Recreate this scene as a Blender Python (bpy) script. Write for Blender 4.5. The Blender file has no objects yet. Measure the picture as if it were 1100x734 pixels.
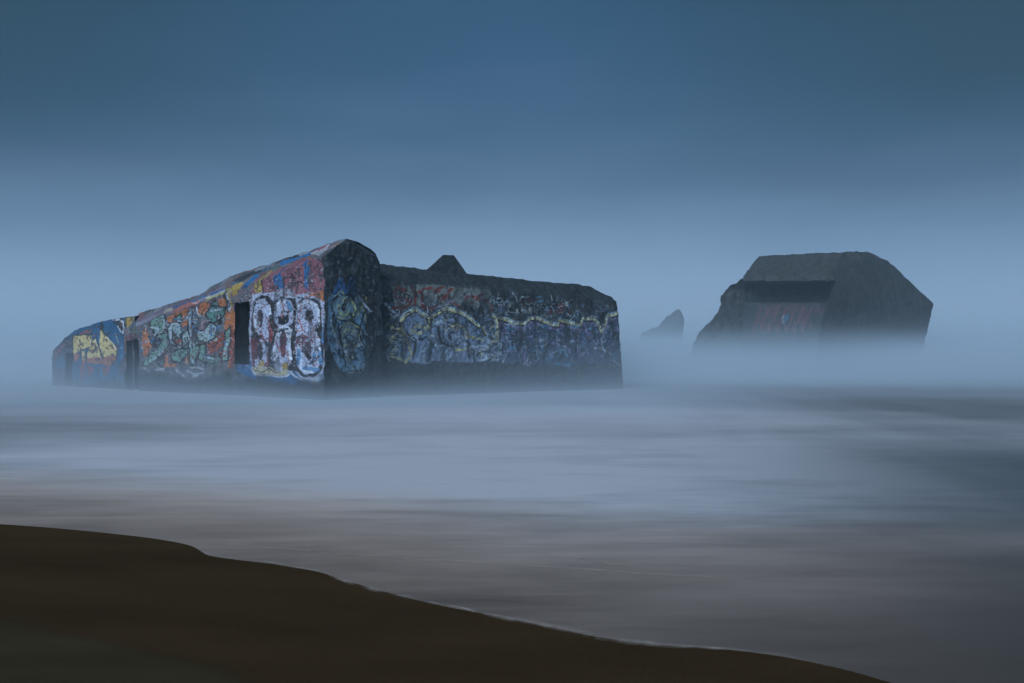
# Ruined graffiti-covered bunkers in long-exposure surf, misty blue dusk.
import bpy, bmesh, math, random
import numpy as np

SC = bpy.context.scene
COL = SC.collection
random.seed(3)

# ------------------------------------------------------------------ camera
cam_d = bpy.data.cameras.new("camera")
cam = bpy.data.objects.new("camera", cam_d)
COL.objects.link(cam)
cam_d.sensor_width = 36.0
cam_d.lens = 36.0 * 1070.0 / 1100.0
cam_d.clip_start = 0.1
cam_d.clip_end = 6000.0
cam.location = (0.0, 0.0, 2.4)
cam.rotation_euler = (math.radians(90.0) + math.atan(5.0 / 1070.0), 0.0, 0.0)
SC.camera = cam

# ------------------------------------------------------------------ colour management
SC.view_settings.view_transform = 'Standard'
SC.view_settings.look = 'None'
SC.view_settings.exposure = 1.0
SC.view_settings.gamma = 1.0
SC.view_settings.use_curve_mapping = False
SC.render.engine = 'CYCLES'
SC.cycles.use_denoising = True
SC.cycles.volume_bounces = 2
SC.cycles.max_bounces = 6
SC.cycles.volume_step_rate = 1.0
SC.cycles.volume_max_steps = 256


class NT:
    """Tiny helper round a node tree."""
    def __init__(self, tree):
        self.t = tree
        tree.nodes.clear()

    def n(self, kind, **kw):
        nd = self.t.nodes.new(kind)
        for k, v in kw.items():
            if k.startswith('i_'):
                nd.inputs[k[2:].replace('_', ' ')].default_value = v
            elif k.startswith('x_'):
                nd.inputs[int(k[2:])].default_value = v
            else:
                setattr(nd, k, v)
        return nd

    def l(self, a, b):
        self.t.links.new(a, b)

    def math(self, op, a, b=None, clamp=False):
        nd = self.n('ShaderNodeMath', operation=op, use_clamp=clamp)
        for i, v in enumerate((a, b)):
            if v is None:
                continue
            if hasattr(v, 'is_output'):
                self.l(v, nd.inputs[i])
            else:
                nd.inputs[i].default_value = v
        return nd.outputs[0]

    def ramp(self, fac, stops, interp='LINEAR'):
        nd = self.n('ShaderNodeValToRGB')
        cr = nd.color_ramp
        cr.interpolation = interp
        while len(cr.elements) < len(stops):
            cr.elements.new(0.5)
        for e, (p, c) in zip(cr.elements, stops):
            e.position = p
            e.color = (*c, 1.0) if len(c) == 3 else c
        if fac is not None:
            self.l(fac, nd.inputs[0])
        return nd.outputs[0]

    def mix(self, fac, a, b, blend='MIX'):
        nd = self.n('ShaderNodeMix', data_type='RGBA', blend_type=blend)
        for i, v in ((0, fac), (6, a), (7, b)):
            if hasattr(v, 'is_output'):
                self.l(v, nd.inputs[i])
            elif i == 0:
                nd.inputs[0].default_value = v
            else:
                nd.inputs[i].default_value = (*v, 1.0)
        return nd.outputs[2]


# ------------------------------------------------------------------ sky
SUN_AZ = math.radians(-151.0)    # bearing from +Y towards +X: behind the camera's left shoulder
SUN_EL = math.radians(30.0)
W = bpy.data.worlds.new("World")
SC.world = W
W.use_nodes = True
w = NT(W.node_tree)
out = w.n('ShaderNodeOutputWorld')
bg = w.n('ShaderNodeBackground')
w.l(bg.outputs[0], out.inputs[0])
sky = w.n('ShaderNodeTexSky', sky_type='NISHITA', sun_disc=False,
          sun_elevation=SUN_EL, sun_rotation=SUN_AZ, air_density=1.0, dust_density=3.0)
tc = w.n('ShaderNodeTexCoord')
sep = w.n('ShaderNodeSeparateXYZ')
w.l(tc.outputs['Generated'], sep.inputs[0])
zz = sep.outputs['Z']
# cloud deck: pale fog low down, slate blue cloud higher up, in soft bands
mp = w.n('ShaderNodeMapping')
mp.inputs['Scale'].default_value = (1.6, 1.6, 7.0)
w.l(tc.outputs['Generated'], mp.inputs[0])
nz = w.n('ShaderNodeTexNoise', i_Scale=1.5, i_Detail=3.0, i_Roughness=0.45)
w.l(mp.outputs[0], nz.inputs['Vector'])
wob = w.math('MULTIPLY', w.math('SUBTRACT', nz.outputs['Fac'], 0.5), 0.16)
wob = w.math('MULTIPLY', wob, w.math('MULTIPLY', zz, 4.0, clamp=True))
lift = w.math('MULTIPLY', w.math('MULTIPLY', w.math('ABSOLUTE', sep.outputs['X']), 0.11), w.math('MULTIPLY', zz, 3.0, clamp=True))
el = w.math('ADD', w.math('ADD', zz, wob), lift)
deck = w.ramp(el, [
    (0.000, (0.1400, 0.2080, 0.3080)),
    (0.040, (0.1230, 0.1880, 0.2840)),
    (0.086, (0.0940, 0.1550, 0.2430)),
    (0.130, (0.0640, 0.1140, 0.1875)),
    (0.175, (0.0440, 0.0850, 0.1475)),
    (0.220, (0.0280, 0.0640, 0.1175)),
    (0.270, (0.0190, 0.0515, 0.0990)),
    (0.330, (0.0145, 0.0440, 0.0860)),
    (0.380, (0.0095, 0.0290, 0.0490)),
    (1.000, (0.0095, 0.0290, 0.0490))])
# darker, greener rain cloud to either side of the paler gap ahead
def smooth(v, a, b_):
    m_ = w.n('ShaderNodeMapRange', interpolation_type='SMOOTHSTEP', clamp=True)
    m_.inputs[1].default_value = a
    m_.inputs[2].default_value = b_
    w.l(v, m_.inputs[0])
    return m_.outputs[0]
cx = w.math('ABSOLUTE', w.math('ADD', sep.outputs['X'], 0.03))
dark = w.math('MULTIPLY', smooth(cx, 0.05, 0.52), smooth(w.math('ADD', zz, wob), 0.06, 0.34))
deck = w.mix(w.math('MULTIPLY', dark, 0.85), deck, (0.0120, 0.0310, 0.0460))
mixs = w.n('ShaderNodeMix', data_type='RGBA', blend_type='MIX')
scl = w.n('ShaderNodeMix', data_type='RGBA', blend_type='MULTIPLY')
scl.inputs[0].default_value = 1.0
w.l(sky.outputs[0], scl.inputs[6])
scl.inputs[7].default_value = (0.10, 0.10, 0.10, 1.0)
mixs.inputs[0].default_value = 0.025
w.l(deck, mixs.inputs[6])
w.l(scl.outputs[2], mixs.inputs[7])
w.l(mixs.outputs[2], bg.inputs['Color'])
bg.inputs['Strength'].default_value = 1.0

# ------------------------------------------------------------------ the sun behind the cloud
sd = bpy.data.lights.new("sun", 'SUN')
sd.energy = 1.5
sd.angle = math.radians(30.0)
sd.color = (0.57, 0.77, 1.0)
so = bpy.data.objects.new("sun", sd)
COL.objects.link(so)
so.location = (-60, 20, 60)
so.rotation_euler = (math.pi / 2 - SUN_EL, 0.0, -SUN_AZ + math.pi)   # -Z of the lamp points away from the sun
from mathutils import Vector
_sv = Vector((math.sin(SUN_AZ) * math.cos(SUN_EL), math.cos(SUN_AZ) * math.cos(SUN_EL), math.sin(SUN_EL)))
so.rotation_euler = (-_sv).to_track_quat('-Z', 'Y').to_euler()


# ------------------------------------------------------------------ numpy noise
_rng = np.random.RandomState(11)
_T3 = _rng.rand(32, 32, 32).astype(np.float32)
_T2 = _rng.rand(256, 256).astype(np.float32)


def vn3(p, sc, off=0.0):
    q = np.asarray(p, np.float32) / sc + off
    i = np.floor(q).astype(np.int64)
    f = q - i
    f = f * f * (3 - 2 * f)
    r = 0
    for dx in (0, 1):
        wx = f[..., 0] if dx else 1 - f[..., 0]
        for dy in (0, 1):
            wy = f[..., 1] if dy else 1 - f[..., 1]
            for dz in (0, 1):
                wz = f[..., 2] if dz else 1 - f[..., 2]
                r = r + wx * wy * wz * _T3[(i[..., 0] + dx) & 31, (i[..., 1] + dy) & 31, (i[..., 2] + dz) & 31]
    return r


def vn2(u, v, su, sv, off=0.0):
    a = np.asarray(u, np.float32) / su + off
    b = np.asarray(v, np.float32) / sv + off * 1.7
    i = np.floor(a).astype(np.int64)
    j = np.floor(b).astype(np.int64)
    fa = a - i
    fb = b - j
    fa = fa * fa * (3 - 2 * fa)
    fb = fb * fb * (3 - 2 * fb)
    T = _T2
    return ((1 - fa) * (1 - fb) * T[i & 255, j & 255] + fa * (1 - fb) * T[(i + 1) & 255, j & 255]
            + (1 - fa) * fb * T[i & 255, (j + 1) & 255] + fa * fb * T[(i + 1) & 255, (j + 1) & 255])


def fbm2(u, v, s, off=0.0, octv=4, asp=1.0):
    r = 0
    a = 0.5
    t = 0
    for k in range(octv):
        r = r + a * vn2(u, v, s * asp, s, off + 13.1 * k)
        t += a
        a *= 0.55
        s *= 0.5
    return r / t


def relief(P, amp=1.0):
    """A continuous 3-D displacement field, so neighbouring slabs keep meeting after they are roughened."""
    D = np.zeros(P.shape, np.float32)
    for sc, am in ((1.5, 0.030), (0.5, 0.040), (0.17, 0.030)):
        for c in range(3):
            D[..., c] += (vn3(P, sc, 7.3 * c + sc) - 0.5) * 2 * am
    return P + D * amp


def sstep(a, b, x):
    t = np.clip((x - a) / (b - a), 0, 1)
    return t * t * (3 - 2 * t)


# ------------------------------------------------------------------ objects
def link_mesh(name, me, mat, parent=None):
    o = bpy.data.objects.new(name, me)
    COL.objects.link(o)
    if mat is not None:
        me.materials.append(mat)
    if parent is not None:
        o.parent = parent
    return o


def tag(o, label=None, cat=None, group=None, kind=None):
    if label:
        o['label'] = label
    if cat:
        o['category'] = cat
    if group:
        o['group'] = group
    if kind:
        o['kind'] = kind
    return o


def np_mesh(name, V, F):
    me = bpy.data.meshes.new(name)
    V = np.ascontiguousarray(V, np.float32)
    F = np.ascontiguousarray(F, np.int32)
    me.vertices.add(len(V))
    me.vertices.foreach_set('co', V.ravel())
    me.loops.add(F.size)
    me.loops.foreach_set('vertex_index', F.ravel())
    me.polygons.add(len(F))
    me.polygons.foreach_set('loop_start', np.arange(len(F), dtype=np.int32) * F.shape[1])
    me.update(calc_edges=True)
    me.validate()
    return me


def set_col(me, C, name='paint'):
    a = me.color_attributes.new(name, 'FLOAT_COLOR', 'POINT')
    c4 = np.ones((len(C), 4), np.float32)
    c4[:, :3] = C
    a.data.foreach_set('color', c4.ravel())


def set_float(me, A, name):
    a = me.attributes.new(name, 'FLOAT', 'POINT')
    a.data.foreach_set('value', np.ascontiguousarray(A, np.float32).ravel())


def grid_faces(ny, nx, keep=None, flip=False):
    idx = np.arange(ny * nx).reshape(ny, nx)
    a, b, c, d = idx[:-1, :-1], idx[:-1, 1:], idx[1:, 1:], idx[1:, :-1]
    F = np.stack([a, d, c, b] if flip else [a, b, c, d], -1)
    return F[keep] if keep is not None else F.reshape(-1, 4)


def grid_obj(name, P, colr, mat, parent, keep=None, flip=False, smooth=True):
    ny, nx = P.shape[:2]
    me = np_mesh(name, P.reshape(-1, 3), grid_faces(ny, nx, keep, flip))
    if colr is not None:
        set_col(me, colr.reshape(-1, 3))
    if smooth:
        me.polygons.foreach_set('use_smooth', np.ones(len(me.polygons), bool))
    return link_mesh(name, me, mat, parent)


def empty(name, loc):
    o = bpy.data.objects.new(name, None)
    COL.objects.link(o)
    o.location = loc
    o.empty_display_size = 0.5
    return o


# ------------------------------------------------------------------ materials
def painted_concrete(name, rough=0.82, bump=0.5, var=0.5, scale=14.0):
    m = bpy.data.materials.new(name)
    m.use_nodes = True
    t = NT(m.node_tree)
    o = t.n('ShaderNodeOutputMaterial')
    b = t.n('ShaderNodeBsdfPrincipled', i_Roughness=rough)
    t.l(b.outputs[0], o.inputs[0])
    at = t.n('ShaderNodeAttribute', attribute_name='paint')
    tc = t.n('ShaderNodeTexCoord')
    n1 = t.n('ShaderNodeTexNoise', i_Scale=scale, i_Detail=6.0, i_Roughness=0.7)
    t.l(tc.outputs['Object'], n1.inputs['Vector'])
    mp = t.n('ShaderNodeMapping')
    mp.inputs['Scale'].default_value = (5.0, 5.0, 0.7)
    t.l(tc.outputs['Object'], mp.inputs[0])
    n2 = t.n('ShaderNodeTexNoise', i_Scale=1.6, i_Detail=4.0, i_Roughness=0.6)
    t.l(mp.outputs[0], n2.inputs['Vector'])
    g = t.math('ADD', t.math('MULTIPLY', n1.outputs['Fac'], 0.65), t.math('MULTIPLY', n2.outputs['Fac'], 0.35))
    k = t.ramp(g, [(0.34, (1 - var,) * 3), (0.52, (1, 1, 1)), (0.68, (1 + var * 0.7,) * 3)])
    c = t.mix(1.0, at.outputs['Color'], k, 'MULTIPLY')
    t.l(c, b.inputs['Base Color'])
    n3 = t.n('ShaderNodeTexNoise', i_Scale=scale * 1.7, i_Detail=5.0, i_Roughness=0.65)
    t.l(tc.outputs['Object'], n3.inputs['Vector'])
    bp = t.n('ShaderNodeBump', i_Strength=bump, i_Distance=0.05)
    t.l(n3.outputs['Fac'], bp.inputs['Height'])
    t.l(bp.outputs[0], b.inputs['Normal'])
    return m


M_CONC = painted_concrete('painted_concrete')
M_FAR = painted_concrete('weathered_concrete', var=0.35, scale=5.0)


# ------------------------------------------------------------------ paint
def draw(U, V, base, items, warp=0.03, wseed=0.0):
    """Lay graffiti on a wall. U, V are metres along and up the wall; items are filled outlines and spray strokes in those metres."""
    Cc = base.copy()
    wu = U + (fbm2(U, V, 0.35, 3.3 + wseed) - 0.5) * 2 * warp
    wv = V + (fbm2(U, V, 0.35, 9.1 + wseed) - 0.5) * 2 * warp
    grain = fbm2(U, V, 0.16, 21.0 + wseed, 3)
    for it in items:
        kind, colr, par, pts = it
        pts = np.asarray(pts, np.float32)
        m = 0.15 + (par[0] if kind == 's' else 0)
        x0, y0 = pts.min(0) - m
        x1, y1 = pts.max(0) + m
        sel = (wu >= x0) & (wu <= x1) & (wv >= y0) & (wv <= y1)
        if not sel.any():
            continue
        x = wu[sel]
        y = wv[sel]
        closed = kind == 'p'
        q = np.concatenate([pts, pts[:1]]) if closed else pts
        dmin = np.full(x.shape, 1e9, np.float32)
        inside = np.zeros(x.shape, bool)
        for (ax, ay), (bx, by) in zip(q[:-1], q[1:]):
            ex, ey = bx - ax, by - ay
            L2 = ex * ex + ey * ey + 1e-9
            t = np.clip(((x - ax) * ex + (y - ay) * ey) / L2, 0, 1)
            dmin = np.minimum(dmin, (x - ax - t * ex) ** 2 + (y - ay - t * ey) ** 2)
            if closed:
                c = ((ay > y) != (by > y)) & (x < (bx - ax) * (y - ay) / (by - ay + 1e-12) + ax)
                inside ^= c
        dist = np.sqrt(dmin)
        if closed:
            sd_ = np.where(inside, -dist, dist)
            edge, wear = par
            a = 1 - sstep(-edge, edge, sd_)
        else:
            wd, wear = par
            a = 1 - sstep(wd * 0.6, wd * 1.25, dist)
        if wear > 0:
            a = a * sstep(wear - 0.10, wear + 0.06, grain[sel] + 0.12 * (1 - wear))
        a = a[:, None]
        Cc[sel] = Cc[sel] * (1 - a) + np.asarray(colr, np.float32) * a
    return Cc


def splash(Cc, U, V, colr, s, thr, off, region=None, asp=1.0, soft=0.05, alpha=1.0):
    n = fbm2(U, V, s, off, 5, asp)
    a = sstep(thr, thr + soft, n) * alpha
    if region is not None:
        a = a * region
    return Cc * (1 - a[..., None]) + np.asarray(colr, np.float32) * a[..., None]

# ------------------------------------------------------------------ near bunker: survey
H_CAM = 2.4
C0 = np.array([-8.36, 44.3])                 # front corner of the main block on the waterline
DL = np.array([-0.77848, 0.62767])           # along the long painted wall, away from the corner
NI = np.array([0.62767, 0.77848])            # into the block
S0 = np.array([-6.27, 47.6])                 # where the right wing starts
DW = np.array([0.83136, 0.55573])
NW = np.array([-0.55573, 0.83136])
LEN_L = 16.62
LEN_W = 14.62
Z0 = -1.2


def zfold(s):
    return 6.37 - 0.1895 * s


def zridge(s):
    return np.interp(s, [0, 4.8, 8.6, 9.3, 10.5, 10.62, 13.0, 16.0, 17.2], [7.34, 6.56, 6.0, 5.79, 5.46, 5.24, 4.85, 4.37, 4.08])


def wridge(s):
    return np.interp(s, [0, 10.5, 16.6], [1.31, 1.31, 0.95])


def wall_long(ns, nz, nc):
    """Long painted wall plus the sloping band above it: rows run from the water up to the ridge."""
    s = np.linspace(0, LEN_L, ns)
    zf, zr, wr = zfold(s), zridge(s), wridge(s)
    t = np.linspace(0, 1, nz)
    k = np.linspace(0, 1, nc)[1:]
    Zw = Z0 + (zf - Z0)[None] * t[:, None]
    Wd = np.concatenate([np.zeros_like(Zw), wr[None] * k[:, None]])
    Zc = zf[None] + (zr - zf)[None] * k[:, None]
    Z = np.concatenate([Zw, Zc])
    slant = np.hypot(wr, zr - zf)
    Q = np.concatenate([Zw, zf[None] + slant[None] * k[:, None]])
    S = np.broadcast_to(s[None], Z.shape)
    XY = C0 + DL * S[..., None] + NI * Wd[..., None]
    return np.concatenate([XY, Z[..., None]], -1), np.array(S), Q


E_W = [0, 1.31, 2.33, 3.15, 3.36, 3.5]
E_Z = [6.37, 7.34, 6.99, 6.58, 6.20, 5.6]


def wall_end(nw, nz):
    ww = np.linspace(0, 3.5, nw)
    top = np.interp(ww, E_W, E_Z)
    t = np.linspace(0, 1, nz)
    Z = Z0 + (top - Z0)[None] * t[:, None]
    Wd = np.broadcast_to(ww[None], Z.shape)
    XY = C0 + NI * Wd[..., None]
    return np.concatenate([XY, Z[..., None]], -1), np.array(Wd), Z


def wing_fold(u):
    return 5.63 - 0.0486 * u


def wing_ridge(u):
    return np.interp(u, [0, 0.5, 2.9, 5.4, 9.4, 13.45, 14.62], [6.43, 6.41, 6.24, 6.15, 5.96, 5.75, 5.16])


def wall_wing(nu, nz, nc):
    u = np.linspace(0, LEN_W, nu)
    zf, zr = wing_fold(u), wing_ridge(u)
    b = np.interp(u, [0, 13.4, 14.62], [1.0, 1.0, 0.45])
    t = np.linspace(0, 1, nz)
    k = np.linspace(0, 1, nc)[1:]
    Zw = Z0 + (zf - Z0)[None] * t[:, None]
    Wd = np.concatenate([np.zeros_like(Zw), b[None] * k[:, None]])
    Z = np.concatenate([Zw, zf[None] + (zr - zf)[None] * k[:, None]])
    Q = np.concatenate([Zw, zf[None] + np.hypot(b, zr - zf)[None] * k[:, None]])
    U = np.broadcast_to(u[None], Z.shape)
    flare = np.interp(Z, [-1.2, -0.1, 0.94, 3.55, 4.92], [0.6, 0.47, 0.34, 0.14, 0.0]) * (U / LEN_W) ** 10
    XY = S0 + DW * (U + flare)[..., None] + NW * Wd[..., None]
    return np.concatenate([XY, Z[..., None]], -1), np.array(U), Q


AN_S = [16.4, 17.18, 18.56, 20.29, 22.85, 24.18, 25.55]
AN_Z = [4.00, 3.98, 3.92, 3.74, 3.34, 2.85, 2.12]
AN_IN = 0.4


def wall_annex(ns, nz):
    s = np.linspace(16.3, 25.55, ns)
    top = np.interp(s, AN_S, AN_Z)
    t = np.linspace(0, 1, nz)
    Z = Z0 + (top - Z0)[None] * t[:, None]
    S = np.broadcast_to(s[None], Z.shape)
    XY = C0 + NI * AN_IN + DL * S[..., None]
    return np.concatenate([XY, Z[..., None]], -1), np.array(S), Z

# Graffiti, surveyed in metres along and up each wall: p = filled outline, s = spray stroke; colour, (width or edge, wear), points.
ASPECT_LONG = 0.55      # letters on the long wall were sprayed wide
PAINT_LONG = [
    ('p',(0.13,0.13,0.14),(0.02,0.3),[(8.48,3.58),(7.9,4.14),(5.79,4.36),(5.09,5.0),(4.43,5.55),(3.8,5.38),(3.59,1.33),(4.99,1.29),(6.35,1.25),(8.24,1.2)]),
    ('p',(0.52,0.16,0.05),(0.02,0.22),[(8.09,3.38),(7.9,3.45),(7.83,2.85),(7.57,2.48),(7.72,2.19),(8.09,1.81),(8.21,2.4)]),
    ('p',(0.52,0.16,0.05),(0.02,0.22),[(7.02,1.86),(6.8,1.96),(6.77,1.53),(6.28,1.47),(6.42,1.3),(7.02,1.32)]),
    ('p',(0.52,0.16,0.05),(0.02,0.22),[(5.22,4.51),(5.03,4.7),(4.79,4.46),(4.86,4.04),(5.06,3.88),(5.24,4.16)]),
    ('p',(0.52,0.16,0.05),(0.02,0.22),[(4.38,4.72),(4.03,4.83),(4.0,4.46),(4.25,4.37)]),
    ('p',(0.52,0.16,0.05),(0.02,0.22),[(4.03,4.15),(3.71,4.27),(3.57,3.63),(3.57,1.59),(3.77,1.28),(3.96,1.41),(3.77,2.95),(4.05,3.29)]),
    ('p',(0.52,0.16,0.05),(0.02,0.22),[(5.9,1.97),(5.76,1.91),(5.8,1.45),(5.97,1.54)]),
    ('p',(0.52,0.16,0.05),(0.02,0.22),[(6.88,3.94),(6.35,4.14),(5.8,4.29),(5.52,4.17),(6.14,3.77),(6.7,3.57)]),
    ('p',(0.52,0.16,0.05),(0.02,0.22),[(5.39,4.46),(5.19,4.58),(5.19,3.95),(5.39,4.1)]),
    ('p',(0.52,0.16,0.05),(0.02,0.22),[(6.14,3.7),(5.79,3.76),(5.83,3.47),(6.07,3.34)]),
    ('p',(0.3,0.07,0.04),(0.02,0.25),[(4.6,2.78),(4.09,3.16),(4.03,2.54),(4.47,2.12),(4.86,1.99),(4.89,2.48)]),
    ('p',(0.3,0.07,0.04),(0.02,0.25),[(6.49,2.69),(6.14,2.77),(5.52,2.33),(5.66,2.22),(6.28,2.47)]),
    ('p',(0.3,0.07,0.04),(0.02,0.25),[(3.84,3.16),(3.59,3.22),(3.59,1.86),(3.77,1.31),(3.9,1.58)]),
    ('p',(0.17,0.3,0.24),(0.02,0.1),[(7.8,3.59),(7.37,4.35),(6.9,3.9),(7.02,3.06),(7.35,2.96)]),
    ('p',(0.17,0.3,0.24),(0.02,0.1),[(7.42,3.03),(6.95,3.28),(6.75,2.98),(6.8,2.4),(7.35,1.71),(7.87,1.3),(8.15,1.34),(8.0,1.81),(7.42,2.18),(7.09,2.62)]),
    ('p',(0.33,0.44,0.42),(0.02,0.1),[(6.77,3.57),(6.42,3.64),(6.1,3.19),(6.1,2.69),(6.4,2.98),(6.56,3.14),(6.56,2.77),(6.31,2.39),(6.7,2.53),(6.83,2.99)]),
    ('p',(0.17,0.3,0.24),(0.02,0.1),[(6.71,1.97),(6.1,2.26),(5.76,2.65),(5.86,1.98),(6.22,1.51),(6.64,1.73)]),
    ('p',(0.33,0.44,0.42),(0.02,0.1),[(5.78,4.2),(5.58,4.22),(5.57,3.46),(5.76,2.94)]),
    ('p',(0.33,0.44,0.42),(0.02,0.1),[(6.17,3.05),(5.78,3.27),(5.64,2.41),(6.07,2.22)]),
    ('p',(0.17,0.3,0.24),(0.02,0.1),[(5.74,2.35),(5.28,2.49),(5.32,1.84),(5.64,1.37),(5.74,1.76)]),
    ('p',(0.17,0.3,0.24),(0.02,0.1),[(5.26,2.47),(4.98,2.56),(4.98,1.98),(4.47,1.85),(4.37,1.57),(4.93,1.53),(5.31,1.76)]),
    ('p',(0.1,0.22,0.19),(0.02,0.1),[(4.97,4.0),(4.6,4.41),(3.99,4.36),(4.09,3.9),(4.33,3.99),(4.47,3.61),(4.73,3.57)]),
    ('p',(0.1,0.22,0.19),(0.02,0.1),[(4.74,4.41),(4.53,4.66),(4.26,4.4),(4.47,4.31)]),
    ('p',(0.17,0.3,0.24),(0.02,0.1),[(4.03,3.16),(3.82,3.34),(3.82,2.81),(3.95,1.69),(4.23,1.62),(4.15,2.27)]),
    ('p',(0.33,0.44,0.42),(0.02,0.1),[(5.39,3.04),(4.99,3.28),(4.73,3.66),(4.34,3.36),(4.53,2.82),(4.93,2.61),(5.32,2.69)]),
    ('p',(0.1,0.22,0.19),(0.02,0.1),[(7.35,1.6),(7.02,1.81),(6.99,1.53),(7.13,1.3)]),
    ('p',(0.17,0.3,0.24),(0.02,0.1),[(6.42,3.85),(6.1,4.13),(6.03,3.76),(6.28,3.56)]),
    ('s',(0.012,0.013,0.016),(0.035,0.16),[(7.8,3.59),(7.37,4.35),(6.9,3.9),(7.02,3.06),(7.35,2.96),(7.8,3.59)]),
    ('s',(0.012,0.013,0.016),(0.035,0.16),[(7.42,3.03),(6.95,3.28),(6.75,2.98),(6.8,2.4),(7.35,1.71),(7.87,1.3),(8.15,1.34),(8.0,1.81),(7.42,2.18),(7.09,2.62),(7.42,3.03)]),
    ('s',(0.012,0.013,0.016),(0.035,0.16),[(6.77,3.57),(6.42,3.64),(6.1,3.19),(6.1,2.69),(6.4,2.98),(6.56,3.14),(6.56,2.77),(6.31,2.39),(6.7,2.53),(6.83,2.99),(6.77,3.57)]),
    ('s',(0.012,0.013,0.016),(0.035,0.16),[(6.71,1.97),(6.1,2.26),(5.76,2.65),(5.86,1.98),(6.22,1.51),(6.64,1.73),(6.71,1.97)]),
    ('s',(0.012,0.013,0.016),(0.035,0.16),[(5.78,4.2),(5.58,4.22),(5.57,3.46),(5.76,2.94),(5.78,4.2)]),
    ('s',(0.012,0.013,0.016),(0.035,0.16),[(6.17,3.05),(5.78,3.27),(5.64,2.41),(6.07,2.22),(6.17,3.05)]),
    ('s',(0.012,0.013,0.016),(0.035,0.16),[(5.74,2.35),(5.28,2.49),(5.32,1.84),(5.64,1.37),(5.74,1.76),(5.74,2.35)]),
    ('s',(0.012,0.013,0.016),(0.035,0.16),[(5.26,2.47),(4.98,2.56),(4.98,1.98),(4.47,1.85),(4.37,1.57),(4.93,1.53),(5.31,1.76),(5.26,2.47)]),
    ('s',(0.012,0.013,0.016),(0.035,0.16),[(4.97,4.0),(4.6,4.41),(3.99,4.36),(4.09,3.9),(4.33,3.99),(4.47,3.61),(4.73,3.57),(4.97,4.0)]),
    ('s',(0.012,0.013,0.016),(0.035,0.16),[(4.74,4.41),(4.53,4.66),(4.26,4.4),(4.47,4.31),(4.74,4.41)]),
    ('s',(0.012,0.013,0.016),(0.035,0.16),[(4.03,3.16),(3.82,3.34),(3.82,2.81),(3.95,1.69),(4.23,1.62),(4.15,2.27),(4.03,3.16)]),
    ('s',(0.012,0.013,0.016),(0.035,0.16),[(5.39,3.04),(4.99,3.28),(4.73,3.66),(4.34,3.36),(4.53,2.82),(4.93,2.61),(5.32,2.69),(5.39,3.04)]),
    ('s',(0.012,0.013,0.016),(0.035,0.16),[(7.35,1.6),(7.02,1.81),(6.99,1.53),(7.13,1.3),(7.35,1.6)]),
    ('s',(0.012,0.013,0.016),(0.035,0.16),[(6.42,3.85),(6.1,4.13),(6.03,3.76),(6.28,3.56),(6.42,3.85)]),
    ('p',(0.012,0.013,0.016),(0.02,0.06),[(7.72,2.71),(7.42,2.92),(7.16,2.7),(7.42,2.26),(7.64,2.48)]),
    ('p',(0.012,0.013,0.016),(0.02,0.06),[(6.49,3.16),(6.21,2.84),(6.28,2.66),(6.52,2.91)]),
    ('p',(0.012,0.013,0.016),(0.02,0.06),[(4.41,3.71),(4.19,3.88),(4.18,3.54),(4.34,3.44)]),
    ('p',(0.012,0.013,0.016),(0.02,0.06),[(4.38,2.17),(4.26,2.27),(4.23,1.85),(4.34,1.78)]),
    ('p',(0.012,0.013,0.016),(0.02,0.06),[(6.88,2.11),(6.7,2.33),(6.73,1.97)]),
    ('p',(0.012,0.013,0.016),(0.02,0.06),[(6.77,1.68),(6.14,1.54),(6.42,1.5)]),
    ('p',(0.012,0.013,0.016),(0.02,0.06),[(6.07,1.83),(5.93,1.83),(6.0,1.55)]),
    ('s',(0.45,0.5,0.55),(0.04,0.24),[(7.28,4.13),(6.95,3.73),(7.02,3.28)]),
    ('s',(0.45,0.5,0.55),(0.04,0.24),[(6.8,3.5),(6.35,3.59),(6.14,3.27)]),
    ('s',(0.45,0.5,0.55),(0.04,0.24),[(7.64,3.37),(7.21,3.29)]),
    ('s',(0.45,0.5,0.55),(0.04,0.24),[(7.49,3.0),(7.28,3.28)]),
    ('s',(0.45,0.5,0.55),(0.04,0.24),[(5.69,4.04),(5.66,3.05)]),
    ('s',(0.45,0.5,0.55),(0.04,0.24),[(5.62,2.98),(5.69,2.41)]),
    ('s',(0.45,0.5,0.55),(0.04,0.24),[(6.07,2.83),(5.8,2.98)]),
    ('s',(0.45,0.5,0.55),(0.04,0.24),[(5.26,3.1),(4.86,3.1),(4.6,3.37)]),
    ('s',(0.45,0.5,0.55),(0.04,0.24),[(5.19,2.89),(4.6,2.96)]),
    ('s',(0.45,0.5,0.55),(0.04,0.24),[(6.28,3.7),(6.0,3.62),(5.8,3.9)]),
    ('s',(0.45,0.5,0.55),(0.04,0.24),[(7.87,1.51),(7.42,1.81),(7.06,2.12)]),
    ('s',(0.45,0.5,0.55),(0.04,0.24),[(5.66,1.84),(5.52,1.56)]),
    ('s',(0.45,0.5,0.55),(0.04,0.24),[(4.86,1.85),(4.5,1.71)]),
    ('s',(0.45,0.5,0.55),(0.04,0.24),[(6.7,3.42),(6.63,2.77)]),
    ('s',(0.45,0.5,0.55),(0.04,0.24),[(4.09,2.0),(3.99,2.54)]),
    ('s',(0.45,0.5,0.55),(0.04,0.24),[(4.69,4.14),(4.22,4.23)]),
    ('p',(0.33,0.22,0.24),(0.02,0.15),[(5.12,3.66),(4.86,3.73),(4.99,3.31),(5.26,3.25)]),
    ('p',(0.33,0.22,0.24),(0.02,0.15),[(4.69,3.38),(4.41,3.34),(4.47,3.03)]),
    ('s',(0.05,0.17,0.33),(0.05,0.2),[(4.53,3.3),(4.28,3.37)]),
    ('s',(0.05,0.17,0.33),(0.05,0.2),[(5.66,3.69),(5.39,3.61)]),
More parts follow.
